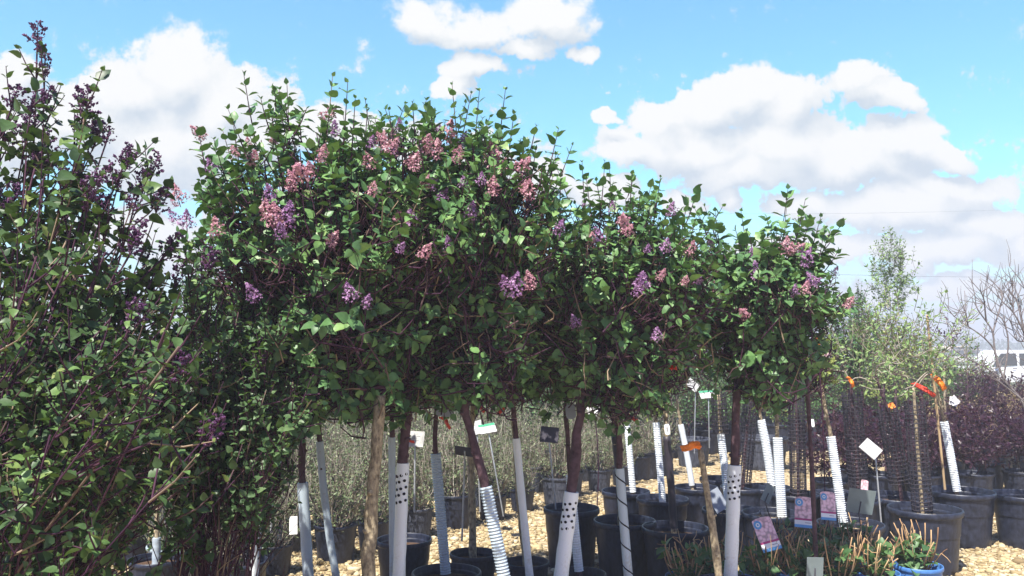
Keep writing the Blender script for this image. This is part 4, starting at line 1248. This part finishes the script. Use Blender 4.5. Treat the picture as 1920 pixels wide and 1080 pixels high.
HY = [(1708, 4.95, 'cut-back hydrangea in the bright blue pot with a white sun emblem', (-.12,)), (1628, 4.8, 'cut-back hydrangea with big fresh leaves in the blue pot left of the sun-emblem pot', (.6,)),
      (1560, 4.75, 'cut-back hydrangea behind the small green tag back at the bottom edge', None), (1490, 4.8, 'cut-back hydrangea under the middle pink tag, between the tag stakes', None),
      (1425, 4.8, 'cut-back hydrangea under the largest tilted pink tag', None), (1340, 4.75, 'cut-back hydrangea right of the orange ribbon stick by the last lilac sleeve', None),
      (1288, 4.7, 'cut-back hydrangea farthest left with reddish stems and bright leaf tufts', None), (1525, 5.1, 'cut-back hydrangea in the second row below the two upright pink tags', None),
      (1595, 5.15, 'cut-back hydrangea in the second row below the leaning ribbed sleeve', None), (1450, 5.15, 'cut-back hydrangea in the second row behind the largest tilted tag', None)]
for i, (px, d, lab, bl) in enumerate(HY):
    hydrangea(500 + i, lab, px, d, bl, hs=1.0 if i else 1.1)


# ------------------------------------------------------------------ signs, tags, ribbons, stakes
def frame_of(nrm, roll=0.0):
    n = unit(nrm); r = unit(np.cross([0, 0, 1.0], n)) if abs(n[2]) < .99 else np.array([1., 0, 0])
    u = np.cross(n, r)
    return cos(roll) * r + sin(roll) * u, -sin(roll) * r + cos(roll) * u, n


def panel(mb, c, rr, uu, n, w, h, th, m):
    V = []
    for z in (0, -th):
        for a, b in ((-1, -1), (1, -1), (1, 1), (-1, 1)):
            V.append(c + rr * a * w / 2 + uu * b * h / 2 + n * z)
    mb.add(np.array(V), [[0, 1, 2, 3], [7, 6, 5, 4], [0, 4, 5, 1], [1, 5, 6, 2], [2, 6, 7, 3], [3, 7, 4, 0]], m)


def sign(label, px, py, d, w, h, foot, nrm, roll=0.0, back=False, header=None, group='plant price signs on metal stakes', face='sign_white', in_pot_z=0.0):
    c = at(px, py, d)
    f = at(foot[0], foot[1], d); f[2] = max(in_pot_z, min(f[2], c[2] - .1)) if foot[1] < 1075 else 0.0
    root = thing('plant_sign', label, 'sign', (f[0], f[1], f[2]), group)
    rr, uu, n = frame_of(nrm, roll)
    mb = MB(); panel(mb, c, rr, uu, n, w, h, .004, 'sign_back' if back else face)
    if not back:
        for k in range(3):
            ww = w * (.52, .3, .4, .25)[k]
            panel(mb, c + uu * h * (.18 - .14 * k) - rr * w * (.06 if k % 2 else 0), rr, uu, n, ww, h * .02, -.0012, 'ink')
        if header: panel(mb, c + uu * h * .36, rr, uu, n, w * .98, h * .24, -.0014, header)
        panel(mb, c, rr, uu, n * 1.0, w * 1.0, h * 1.0, .0041, face)
    mb2 = MB()
    top = c - n * .006 - uu * h * .3
    tubes(mb2, np.array([f, f + (top - f) * .5, top, c - n * .006 + uu * h * .1]), np.array([.0055, .0055, .005, .005]), 'metal', 8)
    mb.build('panel', root); mb2.build('stake', root)
    return root


tilt = (-.12, -.75, .65)
sign('white plant sign beside the top of the brightest smooth sleeve', 514, 860, 4.6, .095, .085, (508, 1000), (.1, -.8, .5), -.12)
sign('large white plant sign right of the sleeve with punched holes', 779, 823, 5.2, .105, .095, (777, 960), (-.1, -.9, .3), -.05)
sign('dark-backed sign leaning in front of the pale bare trunk', 872, 846, 5.0, .12, .07, (866, 1015), (.2, .75, .6), .15, back=True)
sign('small white plant sign half behind the thin leaning lilac trunk', 893, 802, 6.6, .09, .11, (900, 960), (-.3, -.8, .4), .35)
sign('plant sign with a green header on a tall thin stake', 914, 803, 6.4, .125, .1, (944, 968), (.0, -.6, .8), .25, header='sign_green')
sign('dark-backed square sign on a metal stake in the tall black pot', 1030, 815, 5.85, .125, .105, (1042, 955), (-.1, -.95, .2), -.08, back=True)
sign('white plant sign with a green header seen far back above the tilted sleeve', 1327, 739, 8.5, .16, .1, (1330, 840), (0, -.7, .7), .12, header='sign_green')
sign('white plant sign tucked behind leaves left of the green-headed far sign', 1299, 722, 8.3, .1, .12, (1302, 850), (.3, -.8, .4), .8)
sign('large blank-looking white sign tilted on a metal stake in front of the netting tubes', 1633, 841, 5.6, .155, .12, (1655, 1010), (.35, -.62, .7), .42)
sign('small white sign among the far shrubs behind the twiggy crowns', 1675, 800, 11, .2, .1, (1675, 850), (0, -.8, .5), .1)


def ribbon(label, px, py, d, L, ang, m, w=.018):
    a = at(px, py, d)
    root_m = MB()
    rr = np.array([cos(ang), -.15, sin(ang)]); wid = np.array([-sin(ang), .1, cos(ang)])
    s = np.linspace(0, 1, 9)
    C_ = a + rr * (s * L)[:, None] + np.stack([0 * s, .012 * np.sin(s * 7), .006 * np.sin(s * 5)], 1)
    nr = unit(np.cross(rr, wid))
    V = []
    for k, c in enumerate(C_):
        ww = w / 2 * (1 + .1 * sin(k * 2.))
        tw = wid * cos(k * .12) + nr * sin(k * .12)
        V += [c + tw * ww + nr * .0005, c - tw * ww + nr * .0005, c - tw * ww - nr * .0005, c + tw * ww - nr * .0005]
    V = np.array(V); i = np.arange(8)[:, None] * 4
    F = np.concatenate([i + np.array([[0, 1, 5, 4]]), i + np.array([[2, 3, 7, 6]]), i + np.array([[1, 2, 6, 5]]), i + np.array([[3, 0, 4, 7]])])
    root_m.add(V, F, m, True)
    # the loop tied round the stem
    g = np.linspace(0, 2 * pi, 14)
    H = a + np.stack([.012 * np.cos(g), .012 * np.sin(g), .004 * np.sin(g * 2)], 1) - np.array([.008, 0, 0])
    tubes(root_m, H, np.full(14, .0035), m, 5)
    o = root_m.build('flagging_ribbon', None, a)
    return tag(o, label, 'ribbon', 'flagging ribbons tied to stems')


ribbon('bright orange ribbon tied to the cut stick in front of the pots', 1313, 836, 4.15, .095, pi + .06, 'orange_ribbon', .036)
ribbon('red ribbon slanting up left of the leaning white sleeve', 953, 758, 4.6, .075, pi + .68, 'red_ribbon', .024)
ribbon('red-orange ribbon by the top of the white ribbed sleeve behind the forking lilac', 1170, 778, 5.6, .09, -.35, 'red_ribbon', .03)
ribbon('dark red ribbon hanging in the shade among the thin lilac branches', 893, 752, 5.2, .08, -.9, 'red_ribbon', .026)
ribbon('dark red ribbon hanging beside the grey label in the shade', 830, 783, 4.7, .07, -.9, 'red_ribbon', .024)
ribbon('dark red ribbon crossing in front of the large white sign', 757, 826, 4.4, .055, .0, 'red_ribbon', .02)
ribbon('orange-red ribbon curling under the last lilac crown', 1404, 716, 4.9, .07, -.6, 'orange_ribbon', .028)
ribbon('small red-orange ribbon in the leaves between the second and last lilacs', 1258, 690, 4.2, .03, .2, 'red_ribbon', .03)
ribbon('red ribbon slanting down beside the bamboo stake', 1713, 720, 6.4, .17, -.52, 'red_ribbon', .034)
ribbon('bright orange ribbon hanging from the bamboo stake', 1750, 703, 6.4, .13, -.95, 'orange_ribbon', .04)
ribbon('orange ribbon above the netting tube behind the leaning sleeve', 1592, 708, 6.3, .07, -1.2, 'orange_ribbon', .025)
ribbon('small orange ribbon at the right edge of the last lilac crown', 1524, 642, 4.5, .04, .05, 'orange_ribbon', .025)


def stick(name, label, d, pts, r0, r1, m, pyfoot=None, cat='stick'):
    T = [at(x, y, d) for x, y in pts]
    v = T[1] - T[0]
    f = T[0] + v * ((0.0 - T[0][2]) / v[2])
    T = [f] + T
    root = MB(); rng = np.random.default_rng(int(pts[0][0]))
    k = 16; Ta = np.array(T)
    s = np.linspace(0, len(T) - 1, k)
    W = np.stack([np.interp(s, np.arange(len(T)), Ta[:, a]) for a in range(3)], 1)
    tubes(root, W, np.linspace(r0, r1, k) * (1 + .08 * rng.normal(size=k)), m, 10)
    for j in (5, 8, 11, 13):
        th = rng.uniform(3.2, 6); nn = np.array([cos(th), sin(th), .5])
        tubes(root, np.array([W[j], W[j] + nn * r0 * 1.15, W[j] + nn * r0 * 1.3]), np.array([r0 * .4, r0 * .35, r0 * .1]), m, 6)
    o = root.build(name, None, f)
    return tag(o, label, cat)


stick('cut_stick', 'cut-topped bare trunk carrying the orange ribbon, pale towards its foot', 4.2, [(1348, 1080), (1335, 980), (1322, 900), (1313, 842)], .021, .014, 'bark', cat='cut trunk')
stick('dark_stake', 'thin dark stake rising out of the front hydrangeas', 4.7, [(1531, 1070), (1525, 940), (1518, 800), (1512, 700)], .013, .011, 'dark_bark', cat='stake')


def plant_tag(label, px, py, d, w, h, nrm, roll, foot, front_=True, backm='tag_back', group='printed plant tags on stakes', bands=True):
    c = at(px, py, d)
    f = at(foot[0], foot[1], d)
    root = thing('plant_tag', label, 'plant tag', f, group)
    rr, uu, n = frame_of(nrm, roll)
    mb = MB()
    if front_:
        panel(mb, c, rr, uu, n, w, h, .0015, 'tag_picture')
        # rounded shoulders of the card
        a = np.linspace(0, pi, 9)
        V = np.concatenate([c + uu * h / 2 + rr * (np.cos(a) * w * .5)[:, None] + uu * (np.sin(a) * h * .07)[:, None], c + uu * h / 2 + rr * (np.cos(a) * w * .5)[:, None] + uu * (np.sin(a) * h * .07)[:, None] - n * .0015])
        mb.add(V, [list(range(9))], 'tag_picture')
        if bands:
            panel(mb, c - uu * h * .22, rr, uu, n, w * 1.004, h * .07, -.0011, 'tag_magenta')
            panel(mb, c - uu * h * .33, rr, uu, n, w * 1.004, h * .15, -.0011, 'sign_white')
            panel(mb, c - uu * h * .455, rr, uu, n, w * 1.004, h * .1, -.0011, 'tag_blue')
            panel(mb, c - uu * h * .33 + rr * w * .2, rr, uu, n, w * .3, h * .02, -.0018, 'ink')
            g = np.arange(16) * 2 * pi / 16
            for rad, m_, z in ((.21, 'tag_blue', .0012), (.1, 'petal_white', .002), (.055, 'tag_blue', .0028)):
                V = c + uu * h * .36 - rr * w * .28 + n * z + rr * (np.cos(g) * w * rad)[:, None] + uu * (np.sin(g) * w * rad)[:, None]
                mb.add(V, [list(range(16))], m_)
    else:
        panel(mb, c, rr, uu, n, w, h, .0015, backm)
        if bands:
            panel(mb, c - uu * h * .3, rr, uu, n, w * 1.004, h * .1, -.0011, 'tag_magenta')
            panel(mb, c - uu * h * .43, rr, uu, n, w * 1.004, h * .12, -.0011, 'tag_grey')
    mb.build('card', root)
    m2 = MB()
    top = c - uu * h * .5 - n * .004
    tubes(m2, np.array([f, (f + top) / 2, top, c - n * .004]), np.array([.0035, .0035, .003, .003]), 'black_plastic', 6)
    m2.build('stake', root)
    return root


PS = 5.0 / 1600
plant_tag('largest pink blossom tag, tilted, low in front of the hydrangeas', 1438, 1003, 4.75, .115, .17, (.15, -.9, .4), .2, (1462, 1075))
plant_tag('upright pink blossom tag left of the thin dark stake', 1508, 962, 4.95, .105, .16, (-.1, -.95, .2), -.08, (1512, 1060))
plant_tag('pink blossom tag right of the thin dark stake, leaning against the ribbed sleeve', 1553, 950, 5.0, .095, .15, (.2, -.9, .2), -.12, (1570, 1060))
plant_tag('grey-green tag back with a dark red stripe behind the leaning ribbed sleeve', 1614, 940, 5.05, .15, .15, (.15, .9, .25), .12, (1622, 1050), False)
plant_tag('small pink tag peeping up beside the netting in the thick-rimmed pot', 1621, 913, 6.0, .055, .085, (.2, -.9, .2), -.25, (1612, 950), bands=False)
plant_tag('plain green-grey tag back standing at the bottom edge by the hydrangeas', 1528, 1065, 4.6, .085, .12, (.1, .95, .2), 0, (1528, 1100), False, bands=False)
plant_tag('grey-green tag back leaning left of the upright sleeve with straw soil', 1440, 925, 5.3, .085, .11, (-.5, .8, .1), .5, (1448, 985), False, bands=False)
plant_tag('pale tag stuck in the pot left of the last lilac sleeve', 1345, 938, 5.2, .1, .13, (.2, -.9, .4), .45, (1352, 985), False, 'tag_grey', bands=False)
plant_tag('pink and white tag hanging at the lower right of the last lilac crown', 1550, 660, 6.0, .055, .07, (.3, -.9, .2), .3, (1556, 700), bands=False)
plant_tag('small pale printed tag in the shrub pot beside the straight grey sleeve', 550, 985, 5.5, .05, .11, (0, -.95, .2), .06, (548, 1020), False, 'sign_white', bands=False)


def hang_tag(label, px, py, d, w, h, m, roll=0.0):
    c = at(px, py, d); rr, uu, n = frame_of((.05, -.97, .2), roll)
    a = np.linspace(0, 2 * pi, 21)[:-1]
    mb = MB()
    sg = np.sign; p_ = .55
    X = w / 2 * sg(np.cos(a)) * np.abs(np.cos(a)) ** p_; Y = h / 2 * sg(np.sin(a)) * np.abs(np.sin(a)) ** p_
    F_ = c + rr * X[:, None] + uu * Y[:, None]
    V = np.concatenate([F_, F_ - n * .002]); i = np.arange(20); j = (i + 1) % 20
    mb.add(V, np.stack([i, i + 20, j + 20, j], 1), m)
    mb.f.append((np.array([list(range(20))]) + mb.n - 40, mb.mi(m), False)); mb.f.append((np.array([list(range(39, 19, -1))]) + mb.n - 40, mb.mi(m), False))
    g = np.linspace(0, 1, 6)[:, None]
    tubes(mb, c + uu * h * .45 + (np.array([.01, .03, .08])) * g + np.array([.01, 0, 0]) * np.sin(g * 3), np.full(6, .001), 'black_plastic', 4)
    if m == 'sign_white': panel(mb, c + n * .0012, rr, uu, n, w * .34, h * .4, -.0006, 'ink')
    return tag(mb.build('hanging_tag', None, c), label, 'tag', 'tags tied to stems')


hang_tag('white oval tag on the black foam-wrapped stem', 1251, 805, 5.25, .034, .066, 'sign_white', .05)
hang_tag('small white oval tag between the netting tubes', 1524, 793, 6.5, .024, .06, 'sign_white')
hang_tag('long grey label hanging in the shade under the flowering crown', 843, 748, 4.1, .03, .1, 'tag_grey', .35)
hang_tag('crumpled wide grey label below the long grey label', 833, 775, 4.1, .08, .03, 'tag_grey', -.1)
hang_tag('dark grey label hanging in the fork of the second lilac', 1070, 772, 4.2, .05, .07, 'tag_grey', .1)


def blossom(label, px, py, d, r, m, seed, stem_to=None):
    rng = np.random.default_rng(seed); c = at(px, py, d)
    mb = MB(); n = 9
    a = np.arange(n) * 2 * pi / n
    D = unit(np.stack([np.cos(a), -.5 + 0 * a, np.sin(a)], 1) + rng.normal(size=(n, 3)) * .25)
    leaves(mb, np.repeat(c[None], n, 0), D, np.repeat(np.array([[0, -1., .3]]), n, 0) + rng.normal(size=(n, 3)) * .3, np.full(n, r), m, False, 1.5)
    f = np.array([c[0] + .02, c[1] + .02, .25])
    tubes(mb, curve(f, c, (.02, 0, 0), 8), np.full(8, .004), 'twig', 5)
    return tag(mb.build('garden_flower', None, f), label, 'flower', 'single blossoms among the back shrubs')


blossom('white blossom on a stem beside the fork of the second lilac', 1114, 768, 6.6, .06, 'petal_white', 1)
blossom('pale peach blossom among the dark shrubs behind the bamboo stake', 1788, 752, 9.0, .06, 'petal_white', 2)
blossom('orange blossom low among the far shrubs behind the netting tubes', 1670, 762, 9.5, .05, 'petal_orange', 3)
blossom('orange blossom in the leaves at the right side of the last lilac', 1532, 641, 5.2, .028, 'petal_orange', 4)


# ------------------------------------------------------------------ far things: vehicle, building, wires, tree line
def truck():
    d = 40.0
    gz = -.72
    x0 = at(1838, 660, d)[0]
    root = thing('white_vehicle', 'white pickup parked far off at the right, seen through the bare branches', 'truck', (x0, d, gz))
    Lg, W = 5.4, 1.9

    def prism(name, prof, y0, y1, m, inset=0.0, parent=None):
        mb = MB(); n = len(prof); P = np.array(prof)
        V = np.concatenate([np.stack([P[:, 0], np.full(n, y0), P[:, 1]], 1), np.stack([P[:, 0], np.full(n, y1), P[:, 1]], 1)])
        V[:, 1] += np.where(V[:, 2] > 1.15, (inset if y0 < y1 else 0), 0) * np.where(V[:, 1] == y0, 1, -1)
        V += np.array([x0, d, gz])
        i = np.arange(n); j = (i + 1) % n
        mb.add(V, np.stack([i, j, j + n, i + n], 1), m)
        mb.f.append((np.array([list(range(n))[::-1]]) + mb.n - 2 * n, mb.mi(m), False)); mb.f.append((np.array([list(range(n, 2 * n))]) + mb.n - 2 * n, mb.mi(m), False))
        return mb.build(name, parent or root)
    body = [(-.9, .45), (-.95, .8), (-.85, 1.05), (.35, 1.18), (1.0, 1.86), (1.2, 1.92), (2.9, 1.93), (3.1, 1.88), (3.3, 1.2), (4.8, 1.2), (4.85, .5), (4.3, .45), (4.2, .7), (3.6, .8), (3.2, .45), (.75, .45), (.55, .75), (0, .8), (-.3, .45)]
    prism('body', body, 0, W, 'truck_paint', .12)
    prism('windscreen', [(.40, 1.19), (.44, 1.19), (1.06, 1.83), (1.02, 1.85)], .18, W - .18, 'glass')
    for (a, b) in ((.62, 1.75), (1.85, 2.95)):
        prism('window', [(a, 1.22), (b, 1.22), (b - .05, 1.78), (max(a + .06, 1.02) if a < 1 else a + .03, 1.78)], .05, .13, 'glass')
        prism('door_handle', [(b - .25, 1.05), (b - .08, 1.05), (b - .08, 1.09), (b - .25, 1.09)], -.03, .01, 'black_plastic')
    prism('headlight', [(-.93, .82), (-.7, .84), (-.72, .98), (-.88, .98)], -.01, .25, 'sign_white')
    prism('bumper', [(-1.0, .45), (-.8, .45), (-.8, .62), (-1.0, .62)], .05, W - .05, 'metal')
    prism('mirror', [(.62, 1.2), (.78, 1.2), (.78, 1.38), (.62, 1.38)], -.2, -.04, 'black_plastic')
    for wx in (.15, 3.85):
        for wy in (.02, W - .26):
            mb = MB(); prof = np.array([(.0, .0), (.36, 0), (.39, .04), (.39, .2), (.36, .24), (0, .24)])
            lathe(mb, prof, 'rubber', sides=24)
            V = mb.v[0]; mb.v[0] = np.stack([V[:, 0], V[:, 2], V[:, 1]], 1) + np.array([x0 + wx, d + wy, gz + .39])
            wheel = mb.build('wheel', root)
            m2 = MB(); lathe(m2, np.array([(0, -.012), (.2, -.012), (.22, .03), (.22, .2)]), 'metal', sides=20)
            V = m2.v[0]; m2.v[0] = np.stack([V[:, 0], V[:, 2], V[:, 1]], 1) + np.array([x0 + wx, d + wy, gz + .39])
            m2.build('rim', wheel)


truck()


def shed(label, px0, px1, pt, d, gz=-.75):
    a = at(px0, pt, d); b = at(px1, pt, d)
    root = thing('low_building', label, 'building', ((a[0] + b[0]) / 2, d, gz))
    z = a[2]
    mb = MB(); box(mb, (a[0], d, gz), (b[0], d + 8, z - .5), 'wall_white'); mb.build('wall', root)
    mb = MB(); V = np.array([[a[0] - .4, d - .4, z - .5], [b[0] + .4, d - .4, z - .5], [b[0] + .4, d + 8.4, z - .5], [a[0] - .4, d + 8.4, z - .5], [a[0] - .2, d + 4, z], [b[0] + .2, d + 4, z]])
    mb.add(V, [[0, 1, 5, 4], [2, 3, 4, 5]], 'roof_tan'); mb.add(V, [[1, 2, 5], [3, 0, 4]], 'wall_white'); mb.build('roof', root)
    n = 5
    for i in range(n):
        mb = MB(); x = a[0] + (b[0] - a[0]) * (i + .5) / n
        box(mb, (x - .5, d - .05, gz + .9), (x + .5, d + .02, gz + 1.9), 'glass'); mb.build('window', root)


shed('long low pale building on the horizon left of the white vehicle', 1786, 1832, 649, 110)


def wire(label, y_a, y_b, d, r):
    a = at(1300, y_a, d); b = at(2300, y_b, d + 6)
    mb = MB(); tubes(mb, curve(a, b, (0, 0, -.5), 40), np.full(40, r), 'black_plastic', 5)
    tag(mb.build('power_line', None, a), label, 'power line', 'overhead wires')


wire('lower overhead wire crossing the pale sky at the right', 503, 510, 60, .009)
wire('upper faint overhead wire high over the right edge', 400, 372, 75, .007)


def far_treeline():
    rng = np.random.default_rng(800)
    mb = MB()
    n = 2600
    x = rng.uniform(-160, 160, n); y = rng.uniform(190, 230, n)
    h = 1.6 + 1.3 * np.abs(np.sin(x * .05) * np.cos(x * .021 + 1)) + rng.uniform(0, 1.3, n)
    z = rng.random(n) ** .7 * h - .75
    s = rng.uniform(.4, .9, n)
    D = rand_dir(rng, n); D[:, 2] = np.abs(D[:, 2])
    for k in range(4):
        off_ = rng.normal(size=(n, 3)) * np.array([.7, .7, .3])
        leaves(mb, np.stack([x, y, np.maximum(z, -.6)], 1) + off_, rand_dir(rng, n) + np.array([0, 0, .4]), np.array([[0, -1., .4]]) + rng.normal(size=(n, 3)) * .5, s * 1.1, 'far_trees', True, 2.0)
    o = mb.build('treeline', None); tag(o, 'low dark green woods along the horizon', 'woods', kind='stuff')


far_treeline()


# ------------------------------------------------------------------ the air over the yard
def haze():
    mb = MB(); box(mb, (-700, -40, -2.2), (700, 900, 14), 'haze')
    o = mb.build('haze'); tag(o, kind='stuff')


HAZE = 0.0055  # distance haze, thickened so that it also lifts the dark tones
m = bpy.data.materials.new('haze'); m.use_nodes = True; t = NT(m.node_tree); t.n.clear()
pv = t.new('ShaderNodeVolumePrincipled'); pv.inputs['Color'].default_value = (.86, .89, .96, 1); pv.inputs['Density'].default_value = HAZE
oo = t.new('ShaderNodeOutputMaterial'); t.link(pv.outputs[0], oo.inputs['Volume'])
M['haze'] = m
haze()
